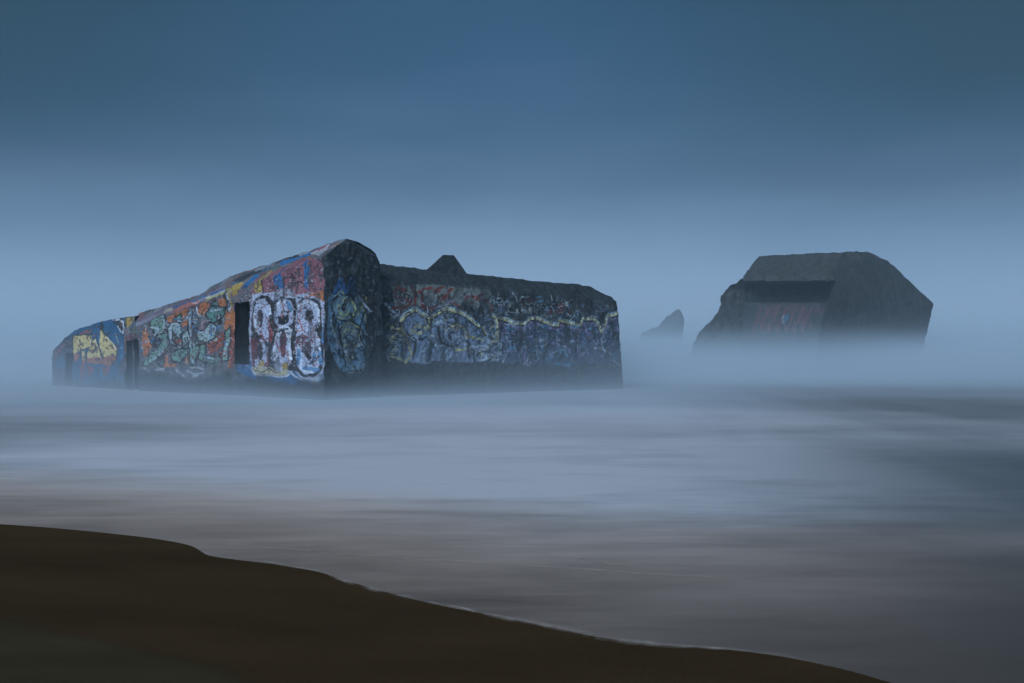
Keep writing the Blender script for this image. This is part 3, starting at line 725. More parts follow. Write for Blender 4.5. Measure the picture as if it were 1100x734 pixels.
PAINT_END = [
    ('p',(0.15,0.27,0.38),(0.04,0.24),[(0.28,4.62),(2.01,4.72),(2.46,3.98),(2.46,1.4),(0.99,1.21),(0.28,2.41),(0.14,3.59)]),
    ('p',(0.04,0.13,0.3),(0.02,0.08),[(0.45,4.79),(0.84,5.46),(1.13,5.51),(1.28,4.98),(1.49,5.56),(1.95,5.6),(1.98,4.7),(1.28,4.76),(0.45,4.65)]),
    ('s',(0.012,0.013,0.016),(0.035,0.0),[(0.42,4.7),(0.82,5.48),(1.13,5.53),(1.28,4.98),(1.51,5.59),(1.96,5.63),(2.01,4.68)]),
    ('s',(0.012,0.013,0.016),(0.035,0.0),[(0.42,4.66),(1.28,4.76),(2.01,4.68)]),
    ('p',(0.2,0.31,0.36),(0.02,0.08),[(1.99,4.16),(1.96,3.97),(1.84,3.8),(1.67,3.66),(1.45,3.56),(1.21,3.53),(0.96,3.55),(0.75,3.63),(0.58,3.77),(0.47,3.94),(0.44,4.12),(0.47,4.3),(0.58,4.48),(0.75,4.62),(0.96,4.71),(1.21,4.76),(1.45,4.73),(1.67,4.66),(1.84,4.52),(1.96,4.36)]),
    ('s',(0.012,0.013,0.016),(0.04,0.0),[(1.99,4.16),(1.96,3.97),(1.84,3.8),(1.67,3.66),(1.45,3.56),(1.21,3.53),(0.96,3.55),(0.75,3.63),(0.58,3.77),(0.47,3.94),(0.44,4.12),(0.47,4.3),(0.58,4.48),(0.75,4.62),(0.96,4.71),(1.21,4.76),(1.45,4.73),(1.67,4.66),(1.84,4.52),(1.96,4.36),(1.99,4.16)]),
    ('s',(0.58,0.57,0.2),(0.04,0.15),[(1.02,4.52),(1.15,4.55),(1.28,4.56),(1.41,4.55),(1.54,4.51),(1.65,4.45),(1.75,4.39),(1.82,4.3),(1.86,4.2),(1.88,4.1),(1.86,3.99),(1.82,3.9),(1.75,3.81),(1.67,3.73),(1.55,3.67)]),
    ('s',(0.58,0.57,0.2),(0.04,0.12),[(1.46,3.97),(1.42,3.91),(1.36,3.86),(1.3,3.82),(1.23,3.8),(1.16,3.79),(1.09,3.8),(1.02,3.82),(0.96,3.86),(0.9,3.9),(0.86,3.97),(0.83,4.04),(0.82,4.1),(0.82,4.18),(0.84,4.25)]),
    ('p',(0.012,0.013,0.016),(0.02,0.0),[(1.24,4.16),(1.23,4.1),(1.21,4.05),(1.18,3.99),(1.15,3.96),(1.11,3.95),(1.07,3.96),(1.03,3.99),(1.0,4.03),(0.98,4.1),(0.97,4.15),(0.98,4.22),(1.0,4.28),(1.03,4.33),(1.06,4.35),(1.11,4.36),(1.14,4.36),(1.18,4.33),(1.21,4.29),(1.23,4.22)]),
    ('s',(0.25,0.32,0.3),(0.025,0.1),[(1.29,4.17),(1.28,4.09),(1.25,4.01),(1.21,3.95),(1.17,3.91),(1.11,3.9),(1.04,3.91),(0.99,3.94),(0.96,4.0),(0.93,4.07),(0.91,4.16),(0.93,4.24),(0.96,4.31),(0.99,4.37),(1.04,4.41),(1.11,4.42),(1.16,4.41),(1.21,4.37),(1.25,4.32),(1.28,4.25),(1.29,4.17)]),
    ('p',(0.22,0.27,0.29),(0.02,0.2),[(2.39,2.86),(2.34,2.64),(2.25,2.45),(2.08,2.3),(1.87,2.2),(1.64,2.16),(1.42,2.21),(1.21,2.3),(1.05,2.45),(0.96,2.63),(0.92,2.85),(0.96,3.06),(1.05,3.24),(1.21,3.4),(1.41,3.49),(1.64,3.54),(1.87,3.5),(2.08,3.41),(2.25,3.26),(2.35,3.07)]),
    ('s',(0.012,0.013,0.016),(0.04,0.05),[(1.02,2.51),(0.93,2.72),(0.93,2.94),(1.0,3.16),(1.15,3.34),(1.35,3.47),(1.59,3.53),(1.83,3.52),(2.06,3.42),(2.24,3.27),(2.35,3.06),(2.39,2.84),(2.33,2.6),(2.2,2.41),(2.01,2.26)]),
    ('p',(0.22,0.3,0.38),(0.02,0.0),[(1.83,2.79),(1.82,2.76),(1.78,2.73),(1.73,2.71),(1.65,2.69),(1.57,2.68),(1.49,2.69),(1.41,2.71),(1.36,2.73),(1.32,2.75),(1.31,2.79),(1.32,2.82),(1.36,2.84),(1.41,2.87),(1.48,2.88),(1.57,2.88),(1.65,2.88),(1.73,2.87),(1.78,2.85),(1.82,2.82)]),
    ('s',(0.012,0.013,0.016),(0.025,0.0),[(1.86,2.78),(1.85,2.75),(1.81,2.72),(1.74,2.69),(1.66,2.67),(1.57,2.66),(1.47,2.66),(1.39,2.69),(1.33,2.71),(1.29,2.75),(1.27,2.78),(1.29,2.82),(1.33,2.86),(1.39,2.88),(1.47,2.9),(1.57,2.9),(1.66,2.9),(1.74,2.89),(1.81,2.85),(1.85,2.83),(1.86,2.78)]),
    ('s',(0.48,0.47,0.19),(0.03,0.2),[(0.99,3.28),(1.57,3.52),(2.24,3.25)]),
    ('s',(0.48,0.47,0.19),(0.03,0.2),[(1.13,2.46),(1.64,2.35),(2.09,2.47)]),
    ('s',(0.48,0.47,0.19),(0.03,0.2),[(1.13,2.96),(1.35,3.18),(1.86,3.13)]),
    ('p',(0.42,0.45,0.46),(0.02,0.05),[(1.2,2.08),(1.94,2.1),(1.98,1.84),(1.42,1.69),(1.2,1.86)]),
    ('s',(0.012,0.013,0.016),(0.018,0.0),[(1.35,2.08),(1.38,1.75)]),
    ('s',(0.012,0.013,0.016),(0.018,0.0),[(1.49,2.08),(1.53,1.75)]),
    ('s',(0.012,0.013,0.016),(0.018,0.0),[(1.66,2.08),(1.68,1.75)]),
    ('s',(0.012,0.013,0.016),(0.018,0.0),[(1.81,2.08),(1.83,1.75)]),
    ('s',(0.012,0.013,0.016),(0.025,0.0),[(1.2,2.08),(1.94,2.1),(1.98,1.84),(1.42,1.69),(1.2,2.08)]),
    ('s',(0.58,0.64,0.74),(0.07,0.1),[(0.37,3.65),(0.56,3.17),(0.92,2.35)]),
    ('s',(0.58,0.64,0.74),(0.07,0.1),[(0.42,3.39),(0.68,2.84)]),
    ('s',(0.58,0.64,0.74),(0.07,0.1),[(2.04,4.72),(2.46,4.31),(2.83,4.08)]),
    ('s',(0.58,0.64,0.74),(0.07,0.1),[(2.09,2.41),(2.34,2.58)]),
    ('s',(0.58,0.64,0.74),(0.07,0.1),[(0.84,2.41),(1.35,2.14)]),
    ('s',(0.4,0.46,0.5),(0.025,0.05),[(2.37,1.43),(2.36,1.35),(2.34,1.27),(2.31,1.21),(2.26,1.17),(2.22,1.16),(2.18,1.17),(2.13,1.22),(2.1,1.27),(2.08,1.35),(2.07,1.43),(2.08,1.51),(2.1,1.58),(2.13,1.64),(2.18,1.69),(2.22,1.69),(2.26,1.69),(2.31,1.64),(2.34,1.59),(2.36,1.51),(2.37,1.43)]),
    ('s',(0.3,0.34,0.36),(0.025,0.15),[(1.28,1.53),(1.42,1.14),(1.72,1.2)]),
    ('s',(0.52,0.47,0.15),(0.03,0.12),[(1.94,4.07),(2.28,4.4),(2.04,3.8)]),
    ('s',(0.52,0.47,0.15),(0.03,0.12),[(2.31,4.31),(2.54,3.42)]),
    ('s',(0.52,0.47,0.15),(0.03,0.12),[(0.7,3.71),(1.13,3.63)]),
    ('s',(0.012,0.013,0.016),(0.05,0.15),[(0.42,3.81),(0.85,3.39),(1.13,2.3),(1.28,1.42)]),
    ('s',(0.012,0.013,0.016),(0.05,0.15),[(2.39,3.98),(2.09,2.96),(2.46,2.3)]),
    ('s',(0.012,0.013,0.016),(0.05,0.15),[(0.56,2.3),(1.13,1.86)]),
]
PAINT_WING = [
    ('p',(0.16,0.18,0.17),(0.05,0.33),[(0.56,5.27),(3.27,5.53),(6.27,5.57),(6.32,4.34),(4.55,4.55),(3.45,4.43),(1.85,4.29),(0.76,4.13)]),
    ('p',(0.2,0.21,0.19),(0.04,0.28),[(1.72,4.85),(1.69,4.74),(1.63,4.63),(1.51,4.54),(1.38,4.49),(1.22,4.46),(1.07,4.48),(0.94,4.53),(0.83,4.6),(0.76,4.71),(0.73,4.82),(0.76,4.94),(0.83,5.05),(0.94,5.12),(1.07,5.18),(1.22,5.21),(1.38,5.19),(1.51,5.14),(1.63,5.07),(1.69,4.96)]),
    ('p',(0.2,0.21,0.19),(0.04,0.28),[(2.6,4.83),(2.59,4.7),(2.52,4.58),(2.44,4.48),(2.34,4.42),(2.22,4.4),(2.1,4.42),(2.0,4.48),(1.91,4.56),(1.85,4.67),(1.84,4.81),(1.85,4.93),(1.91,5.05),(2.0,5.15),(2.1,5.21),(2.22,5.24),(2.34,5.22),(2.44,5.16),(2.52,5.07),(2.59,4.96)]),
    ('p',(0.2,0.21,0.19),(0.04,0.28),[(3.67,5.0),(3.65,4.89),(3.58,4.78),(3.49,4.68),(3.37,4.63),(3.23,4.6),(3.1,4.62),(2.98,4.67),(2.89,4.75),(2.83,4.86),(2.8,4.97),(2.83,5.09),(2.89,5.2),(2.99,5.28),(3.1,5.35),(3.23,5.36),(3.37,5.34),(3.49,5.3),(3.58,5.22),(3.65,5.12)]),
    ('p',(0.2,0.21,0.19),(0.04,0.28),[(4.68,4.93),(4.67,4.77),(4.6,4.63),(4.5,4.53),(4.37,4.45),(4.22,4.42),(4.07,4.45),(3.95,4.51),(3.84,4.62),(3.78,4.76),(3.76,4.9),(3.78,5.06),(3.84,5.2),(3.95,5.32),(4.07,5.39),(4.22,5.41),(4.37,5.4),(4.5,5.33),(4.6,5.22),(4.67,5.08)]),
    ('p',(0.2,0.21,0.19),(0.04,0.28),[(6.02,4.82),(6.0,4.68),(5.91,4.57),(5.79,4.46),(5.63,4.4),(5.45,4.38),(5.28,4.39),(5.12,4.45),(5.0,4.54),(4.91,4.66),(4.89,4.8),(4.91,4.93),(5.0,5.05),(5.12,5.15),(5.28,5.22),(5.45,5.24),(5.63,5.22),(5.79,5.17),(5.91,5.08),(6.0,4.96)]),
    ('s',(0.24,0.04,0.03),(0.065,0.04),[(1.33,5.11),(0.94,5.22),(0.66,5.03),(0.82,4.73),(1.33,4.74),(1.62,4.66),(1.51,4.43),(1.02,4.19),(0.63,4.27)]),
    ('s',(0.24,0.04,0.03),(0.065,0.04),[(1.12,5.02),(0.96,5.06)]),
    ('s',(0.24,0.04,0.03),(0.065,0.04),[(1.49,4.63),(1.22,4.59)]),
    ('s',(0.24,0.04,0.03),(0.065,0.04),[(1.72,5.26),(1.85,4.81),(1.79,4.38)]),
    ('s',(0.24,0.04,0.03),(0.065,0.04),[(1.83,4.85),(2.11,5.11),(2.3,4.91),(2.27,4.31)]),
    ('s',(0.24,0.04,0.03),(0.065,0.04),[(2.18,4.67),(2.23,4.44)]),
    ('s',(0.24,0.04,0.03),(0.065,0.04),[(3.4,5.36),(3.02,5.22),(2.85,4.98),(3.29,4.7),(3.56,4.9),(4.0,5.39),(4.43,5.62)]),
    ('s',(0.24,0.04,0.03),(0.065,0.04),[(2.91,5.16),(3.23,5.08)]),
    ('s',(0.24,0.04,0.03),(0.065,0.04),[(3.72,4.91),(3.45,4.75),(3.83,4.62),(4.44,4.44),(4.55,4.31)]),
    ('s',(0.24,0.04,0.03),(0.065,0.04),[(3.76,4.86),(3.69,5.14),(4.0,5.44)]),
    ('s',(0.24,0.04,0.03),(0.065,0.04),[(4.78,5.03),(4.72,4.79),(5.11,4.9),(5.57,4.71),(5.97,4.71),(6.32,4.44),(6.32,4.24)]),
    ('s',(0.24,0.04,0.03),(0.065,0.04),[(5.0,4.94),(5.34,4.85),(5.79,5.01)]),
    ('s',(0.24,0.04,0.03),(0.065,0.04),[(2.33,5.19),(2.8,5.26)]),
    ('s',(0.24,0.04,0.03),(0.065,0.04),[(2.38,4.4),(2.8,4.26),(3.23,4.47)]),
    ('s',(0.22,0.24,0.22),(0.04,0.28),[(0.66,4.91),(0.77,4.55),(1.12,4.42)]),
    ('s',(0.22,0.24,0.22),(0.04,0.28),[(2.01,4.99),(2.11,4.35)]),
    ('s',(0.22,0.24,0.22),(0.04,0.28),[(3.83,5.33),(4.48,5.49)]),
    ('s',(0.22,0.24,0.22),(0.04,0.28),[(5.11,5.14),(5.68,5.06)]),
    ('s',(0.22,0.24,0.22),(0.04,0.28),[(2.59,5.01),(3.12,4.84)]),
    ('s',(0.22,0.24,0.22),(0.04,0.28),[(1.12,4.83),(1.49,4.8)]),
    ('s',(0.22,0.24,0.22),(0.04,0.28),[(4.33,5.25),(4.55,4.98)]),
    ('p',(0.2,0.255,0.36),(0.05,0.22),[(1.12,3.58),(1.85,4.02),(2.65,3.61),(3.67,4.1),(4.55,3.83),(5.34,3.41),(6.26,2.59),(6.26,1.71),(5.11,1.57),(2.91,1.68),(2.17,1.55),(1.33,1.7),(1.02,2.67)]),
    ('p',(0.16,0.21,0.32),(0.02,0.2),[(1.02,3.68),(1.85,4.2),(2.65,3.8),(3.62,4.29),(4.44,4.11),(5.11,3.74),(5.79,3.36),(6.26,2.97),(6.26,2.59),(5.79,2.98),(5.0,3.45),(4.33,3.83),(3.61,4.0),(2.65,3.53),(1.9,3.93),(1.22,3.4)]),
    ('p',(0.06,0.088,0.14),(0.05,0.22),[(6.68,3.82),(7.68,3.49),(8.41,3.4),(8.71,3.81),(10.01,3.47),(10.63,3.43),(12.03,3.39),(12.3,3.75),(13.07,3.66),(13.44,2.92),(13.86,3.88),(14.6,4.05),(14.55,1.65),(11.25,1.26),(8.77,1.45),(6.39,1.58),(6.39,2.5)]),
    ('s',(0.36,0.48,0.62),(0.07,0.12),[(1.07,3.72),(1.33,4.03),(1.85,4.28),(2.65,3.87),(3.67,4.37),(4.44,4.18),(5.11,3.81),(5.85,3.3),(5.96,3.06)]),
    ('s',(0.012,0.013,0.016),(0.06,0.02),[(1.07,3.53),(1.33,3.84),(1.85,4.09),(2.65,3.68),(3.67,4.19),(4.44,3.99),(5.11,3.61),(5.85,3.11),(5.97,2.87)]),
    ('s',(0.66,0.6,0.32),(0.075,0.03),[(1.07,3.63),(1.33,3.94),(1.85,4.19),(2.65,3.78),(3.67,4.29),(4.44,4.09),(5.11,3.72),(5.85,3.21),(5.96,2.97)]),
    ('s',(0.2,0.28,0.38),(0.06,0.15),[(5.62,3.55),(6.15,3.75),(6.43,3.86)]),
    ('s',(0.012,0.013,0.016),(0.05,0.1),[(5.62,3.51),(6.26,3.68)]),
    ('s',(0.34,0.44,0.54),(0.06,0.16),[(6.39,4.06),(6.65,3.96),(7.1,3.85),(7.68,3.68),(8.29,3.67),(8.65,3.99),(9.15,3.95),(10.01,3.66),(10.57,3.62),(10.66,3.87),(11.27,3.73),(12.07,3.62),(12.21,4.01),(12.83,4.06),(13.21,3.76),(13.45,3.18),(13.88,4.16),(14.62,4.36)]),
    ('s',(0.012,0.013,0.016),(0.06,0.05),[(6.41,3.85),(6.67,3.75),(7.12,3.64),(7.71,3.47),(8.32,3.46),(8.67,3.79),(9.17,3.75),(10.04,3.45),(10.6,3.41),(10.68,3.66),(11.29,3.51),(12.08,3.4),(12.23,3.79),(12.85,3.85),(13.23,3.54),(13.46,2.95),(13.89,3.95),(14.62,4.13)]),
    ('s',(0.26,0.16,0.32),(0.045,0.12),[(6.43,3.73),(6.68,3.63),(7.13,3.52),(7.72,3.36),(8.33,3.34),(8.68,3.67),(9.18,3.62),(10.05,3.33),(10.61,3.28),(10.69,3.54),(11.3,3.39),(12.1,3.27),(12.23,3.66),(12.85,3.72),(13.23,3.41),(13.47,2.83),(13.9,3.81),(14.62,4.01)]),
    ('s',(0.68,0.62,0.36),(0.078,0.03),[(6.39,3.97),(6.65,3.87),(7.1,3.76),(7.68,3.59),(8.29,3.57),(8.65,3.9),(9.15,3.86),(10.01,3.57),(10.57,3.52),(10.66,3.78),(11.27,3.64),(12.06,3.52),(12.21,3.91),(12.83,3.97),(13.21,3.67),(13.45,3.09),(13.88,4.07),(14.61,4.27)]),
    ('s',(0.66,0.62,0.38),(0.07,0.03),[(6.61,3.87),(6.62,2.7),(6.49,2.6),(6.28,2.65)]),
    ('s',(0.25,0.32,0.38),(0.04,0.1),[(6.49,3.77),(6.5,2.75)]),
    ('s',(0.012,0.013,0.016),(0.06,0.0),[(6.74,3.77),(6.77,2.5),(6.62,2.4)]),
    ('s',(0.52,0.45,0.19),(0.06,0.1),[(1.62,3.15),(1.98,3.39),(2.33,3.34),(2.67,3.31),(2.27,3.1),(1.98,2.97),(1.62,3.15)]),
    ('s',(0.52,0.45,0.19),(0.06,0.1),[(3.58,3.22),(3.83,3.41),(4.22,3.5),(4.65,3.31),(5.0,2.9)]),
    ('s',(0.52,0.45,0.19),(0.06,0.1),[(4.0,3.25),(4.33,3.34)]),
    ('s',(0.52,0.45,0.19),(0.06,0.1),[(0.35,3.42),(0.71,3.26),(1.12,3.2)]),
    ('s',(0.52,0.45,0.19),(0.06,0.1),[(0.4,1.94),(0.91,1.84),(1.38,1.63),(1.54,1.83)]),
    ('s',(0.52,0.45,0.19),(0.06,0.1),[(1.12,3.31),(1.28,2.77),(1.69,1.93)]),
    ('s',(0.52,0.45,0.19),(0.06,0.1),[(2.8,2.58),(2.91,2.4)]),
    ('s',(0.52,0.45,0.19),(0.06,0.1),[(4.33,2.87),(5.11,2.88),(5.79,2.68)]),
    ('s',(0.52,0.45,0.19),(0.06,0.1),[(4.0,2.2),(4.78,2.25)]),
    ('s',(0.52,0.45,0.19),(0.06,0.1),[(0.61,2.85),(1.22,2.58)]),
    ('s',(0.52,0.45,0.19),(0.06,0.1),[(2.65,3.7),(2.59,3.33)]),
    ('p',(0.3,0.4,0.48),(0.02,0.1),[(1.74,3.18),(2.11,3.33),(2.43,3.24),(2.11,3.06)]),
    ('p',(0.012,0.013,0.016),(0.02,0.0),[(2.18,3.19),(2.18,3.17),(2.16,3.14),(2.12,3.13),(2.09,3.12),(2.04,3.12),(1.99,3.12),(1.95,3.13),(1.91,3.14),(1.9,3.16),(1.89,3.18),(1.9,3.2),(1.91,3.22),(1.95,3.23),(1.99,3.24),(2.04,3.25),(2.09,3.25),(2.12,3.24),(2.16,3.22),(2.18,3.2)]),
    ('s',(0.42,0.5,0.6),(0.06,0.18),[(0.26,4.45),(0.51,4.13),(1.02,3.9)]),
    ('s',(0.42,0.5,0.6),(0.06,0.18),[(0.4,4.31),(0.66,4.04)]),
    ('s',(0.42,0.5,0.6),(0.06,0.18),[(4.33,2.92),(4.78,2.78)]),
    ('s',(0.42,0.5,0.6),(0.06,0.18),[(5.0,2.4),(6.02,2.39),(5.96,1.72),(5.57,1.67)]),
    ('s',(0.42,0.5,0.6),(0.06,0.18),[(4.44,2.68),(4.89,2.39),(4.83,2.0)]),
    ('s',(0.42,0.5,0.6),(0.06,0.18),[(5.34,2.2),(5.79,2.2)]),
    ('s',(0.42,0.5,0.6),(0.06,0.18),[(2.38,2.95),(3.23,2.87),(3.56,3.06)]),
    ('s',(0.42,0.5,0.6),(0.06,0.18),[(2.91,3.52),(3.34,3.71)]),
    ('s',(0.42,0.5,0.6),(0.06,0.18),[(1.33,2.95),(1.74,2.67)]),
    ('s',(0.012,0.013,0.016),(0.075,0.1),[(1.43,2.94),(2.06,2.68),(2.49,2.85),(2.91,2.4)]),
    ('s',(0.012,0.013,0.016),(0.075,0.1),[(3.12,3.34),(3.34,2.58),(4.0,2.39)]),
    ('s',(0.012,0.013,0.016),(0.075,0.1),[(1.85,2.58),(1.74,1.84)]),
    ('s',(0.012,0.013,0.016),(0.075,0.1),[(2.69,2.2),(2.59,1.64)]),
    ('s',(0.012,0.013,0.016),(0.075,0.1),[(3.78,2.96),(4.22,2.39)]),
    ('s',(0.012,0.013,0.016),(0.075,0.1),[(4.89,2.68),(4.89,1.82)]),
    ('s',(0.012,0.013,0.016),(0.075,0.1),[(5.23,2.2),(5.28,1.62)]),
    ('s',(0.012,0.013,0.016),(0.075,0.1),[(3.45,2.2),(3.56,1.73)]),
    ('s',(0.24,0.18,0.34),(0.04,0.1),[(6.85,3.58),(7.93,3.39),(8.05,3.1),(6.85,3.08)]),
    ('s',(0.24,0.18,0.34),(0.04,0.1),[(8.52,3.45),(8.83,3.65),(9.21,3.46),(8.83,3.2),(8.52,3.45)]),
    ('s',(0.24,0.18,0.34),(0.04,0.1),[(8.71,3.4),(8.91,3.51),(9.04,3.36)]),
    ('s',(0.24,0.18,0.34),(0.04,0.1),[(6.97,2.8),(8.65,2.9),(10.01,2.6)]),
    ('s',(0.24,0.18,0.34),(0.04,0.1),[(10.69,3.42),(10.89,2.61),(11.27,1.99)]),
    ('s',(0.24,0.18,0.34),(0.04,0.1),[(12.3,3.6),(12.55,2.92),(13.05,2.5)]),
    ('s',(0.24,0.18,0.34),(0.04,0.1),[(13.86,3.88),(13.71,3.14)]),
    ('s',(0.24,0.18,0.34),(0.04,0.1),[(9.39,2.6),(10.38,2.51),(10.57,2.09)]),
    ('s',(0.24,0.18,0.34),(0.04,0.1),[(14.39,4.0),(14.52,3.15)]),
    ('s',(0.24,0.18,0.34),(0.04,0.1),[(6.62,2.2),(7.8,2.11)]),
    ('s',(0.05,0.22,0.36),(0.06,0.16),[(10.63,2.19),(10.57,1.94)]),
    ('s',(0.05,0.22,0.36),(0.06,0.16),[(10.63,2.1),(11.01,1.89)]),
    ('s',(0.05,0.22,0.36),(0.06,0.16),[(9.45,3.42),(9.88,3.46)]),
    ('s',(0.05,0.22,0.36),(0.06,0.16),[(8.83,2.1),(9.27,2.2)]),
    ('s',(0.05,0.22,0.36),(0.06,0.16),[(7.1,3.39),(7.8,3.19)]),
    ('s',(0.05,0.22,0.36),(0.06,0.16),[(10.51,2.3),(10.89,2.2)]),
    ('s',(0.05,0.22,0.36),(0.06,0.16),[(11.52,3.44),(11.91,3.43)]),
    ('s',(0.05,0.22,0.36),(0.06,0.16),[(7.45,2.3),(7.8,2.4)]),
    ('s',(0.05,0.22,0.36),(0.06,0.16),[(10.38,1.48),(11.25,1.42)]),
    ('s',(0.38,0.41,0.41),(0.035,0.12),[(6.62,4.85),(6.97,4.86),(7.1,4.57),(6.74,4.47),(6.57,4.7)]),
    ('s',(0.38,0.41,0.41),(0.035,0.12),[(6.74,4.61),(6.97,4.72)]),
    ('s',(0.38,0.41,0.41),(0.035,0.12),[(7.8,4.98),(7.93,4.38),(7.8,4.18)]),
    ('s',(0.38,0.41,0.41),(0.035,0.12),[(8.05,4.79),(8.17,4.99),(8.66,5.01)]),
    ('s',(0.38,0.41,0.41),(0.035,0.12),[(8.17,4.59),(8.65,4.65),(8.71,4.31),(8.17,4.24),(8.17,4.59)]),
    ('s',(0.38,0.41,0.41),(0.035,0.12),[(8.05,4.09),(8.77,4.21)]),
    ('s',(0.38,0.41,0.41),(0.035,0.12),[(10.83,4.7),(11.14,4.56),(11.41,4.61)]),
    ('s',(0.38,0.41,0.41),(0.035,0.12),[(11.02,4.76),(11.28,4.46)]),
    ('s',(0.38,0.41,0.41),(0.035,0.12),[(11.08,4.2),(11.34,4.0)]),
    ('s',(0.38,0.41,0.41),(0.035,0.12),[(9.02,4.41),(9.08,4.11)]),
    ('s',(0.38,0.41,0.41),(0.035,0.12),[(7.41,5.43),(7.68,5.07)]),
    ('s',(0.38,0.41,0.41),(0.035,0.12),[(8.45,5.53),(8.88,5.39)]),
    ('s',(0.38,0.41,0.41),(0.035,0.12),[(9.75,4.58),(10.13,4.53),(10.23,4.23)]),
    ('p',(0.13,0.03,0.03),(0.03,0.12),[(10.33,4.54),(10.71,4.8),(11.02,4.35),(10.63,4.04),(10.33,4.19)]),
    ('p',(0.13,0.03,0.03),(0.03,0.12),[(9.63,4.32),(10.13,4.44),(10.13,4.03),(9.75,4.07)]),
    ('s',(0.06,0.17,0.24),(0.05,0.12),[(9.21,5.02),(9.39,5.08)]),
    ('s',(0.06,0.17,0.24),(0.05,0.12),[(11.79,4.26),(11.91,3.85)]),
    ('s',(0.06,0.17,0.24),(0.05,0.12),[(11.4,4.15),(11.79,3.95)]),
    ('s',(0.06,0.17,0.24),(0.05,0.12),[(13.38,4.61),(13.56,4.35),(13.84,4.52),(13.64,4.67)]),
    ('s',(0.06,0.17,0.24),(0.05,0.12),[(9.02,4.76),(9.51,4.88)]),
    ('s',(0.012,0.013,0.016),(0.07,0.08),[(8.17,4.85),(8.6,4.21)]),
    ('s',(0.012,0.013,0.016),(0.07,0.08),[(7.68,4.88),(8.11,4.1)]),
    ('s',(0.012,0.013,0.016),(0.07,0.08),[(9.45,4.52),(10.27,4.64)]),
    ('s',(0.012,0.013,0.016),(0.07,0.08),[(7.1,4.96),(7.57,4.28),(7.45,4.08)]),
    ('s',(0.012,0.013,0.016),(0.07,0.08),[(8.77,4.9),(9.27,4.32)]),
]

# ------------------------------------------------------------------ near bunker
bunker = empty('bunker', (C0[0], C0[1], 0.0))
tag(bunker, 'long concrete bunker covered in bright graffiti, with dark doorways and a pointed roof hood',
    'bunker', 'ruined bunkers standing in the surf')


def adopt(o, root):
    o.parent = root
    o.matrix_parent_inverse = root.matrix_basis.inverted()
    return o


bpy.context.view_layer.update()


def base_concrete(U, V, col, dark, off):
    """Old concrete: mottled, streaked downwards, with flecks of earlier paint."""
    n = fbm2(U, V, 0.9, off, 5)
    st = fbm2(U * 7.0, V, 1.6, off + 5, 4)
    Cc = np.asarray(col, np.float32)[None, None] * (0.55 + 0.9 * n)[..., None]
    a = sstep(0.5, 0.66, st)[..., None] * 0.6
    Cc = Cc * (1 - a) + np.asarray(dark, np.float32) * a
    return Cc


def scribbles(n, u0, u1, q0, q1, cols, wd, seed, size=0.45, wear=0.16):
    """Loose tags and left-over letter strokes between the big pieces."""
    rg = random.Random(seed)
    items = []
    for _ in range(n):
        x, y = rg.uniform(u0, u1), rg.uniform(q0, q1)
        a = rg.uniform(0, 6.28)
        turn = rg.uniform(-1.1, 1.1)
        pts = [(x, y)]
        for _k in range(rg.randint(3, 7)):
            st = size * rg.uniform(0.15, 0.5)
            x += st * math.cos(a)
            y += st * math.sin(a)
            a += turn + rg.uniform(-0.5, 0.5)
            pts.append((x, y))
        items.append(('s', rg.choice(cols), (wd * rg.uniform(0.6, 1.4), wear + rg.uniform(-0.08, 0.14)), pts))
    return items


def waterline(Cc, U, Q, z_hi, off):
    """Weed and wet at the foot of the wall, with its own ragged upper edge."""
    e = z_hi + (fbm2(U, Q, 0.8, off, 5) - 0.5) * 1.1
    a = (1 - sstep(-0.18, 0.22, Q - e))[..., None] * 0.94
    weed = np.array([0.020, 0.026, 0.028], np.float32) * (0.5 + fbm2(U, Q, 0.25, off + 2, 4))[..., None]
    return Cc * (1 - a) + weed * a


# --- long wall with the digits and the green letters
P, S, Q = wall_long(860, 340, 60)
Us = S * ASPECT_LONG
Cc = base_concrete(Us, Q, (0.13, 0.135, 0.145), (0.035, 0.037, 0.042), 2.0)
for i, (c, th, al) in enumerate((((0.22, 0.10, 0.07), 0.56, .8), ((0.05, 0.11, 0.18), 0.58, .8), ((0.22, 0.21, 0.20), 0.60, .8), ((0.20, 0.08, 0.10), 0.62, .8), ((0.09, 0.15, 0.13), 0.60, .7))):
    Cc = splash(Cc, Us, Q, c, 0.5, th, 31.0 + 17 * i, sstep(1.0, 1.8, Q), alpha=al)
Cc = draw(Us, Q, Cc, PAINT_LONG, 0.035)
Cc = draw(Us, Q, Cc, scribbles(90, 3.7, 8.8, 1.6, 4.2, [(0.55, 0.58, 0.62), (0.02, 0.02, 0.025), (0.40, 0.12, 0.05), (0.30, 0.42, 0.38), (0.06, 0.18, 0.34)], 0.018, 12, 0.26), 0.03, 2.0)
Cc = draw(Us, Q, Cc, scribbles(60, 0.1, 3.0, 1.6, 4.8, [(0.02, 0.02, 0.025), (0.40, 0.08, 0.08), (0.62, 0.62, 0.68), (0.10, 0.10, 0.13)], 0.016, 13, 0.22), 0.03, 2.0)
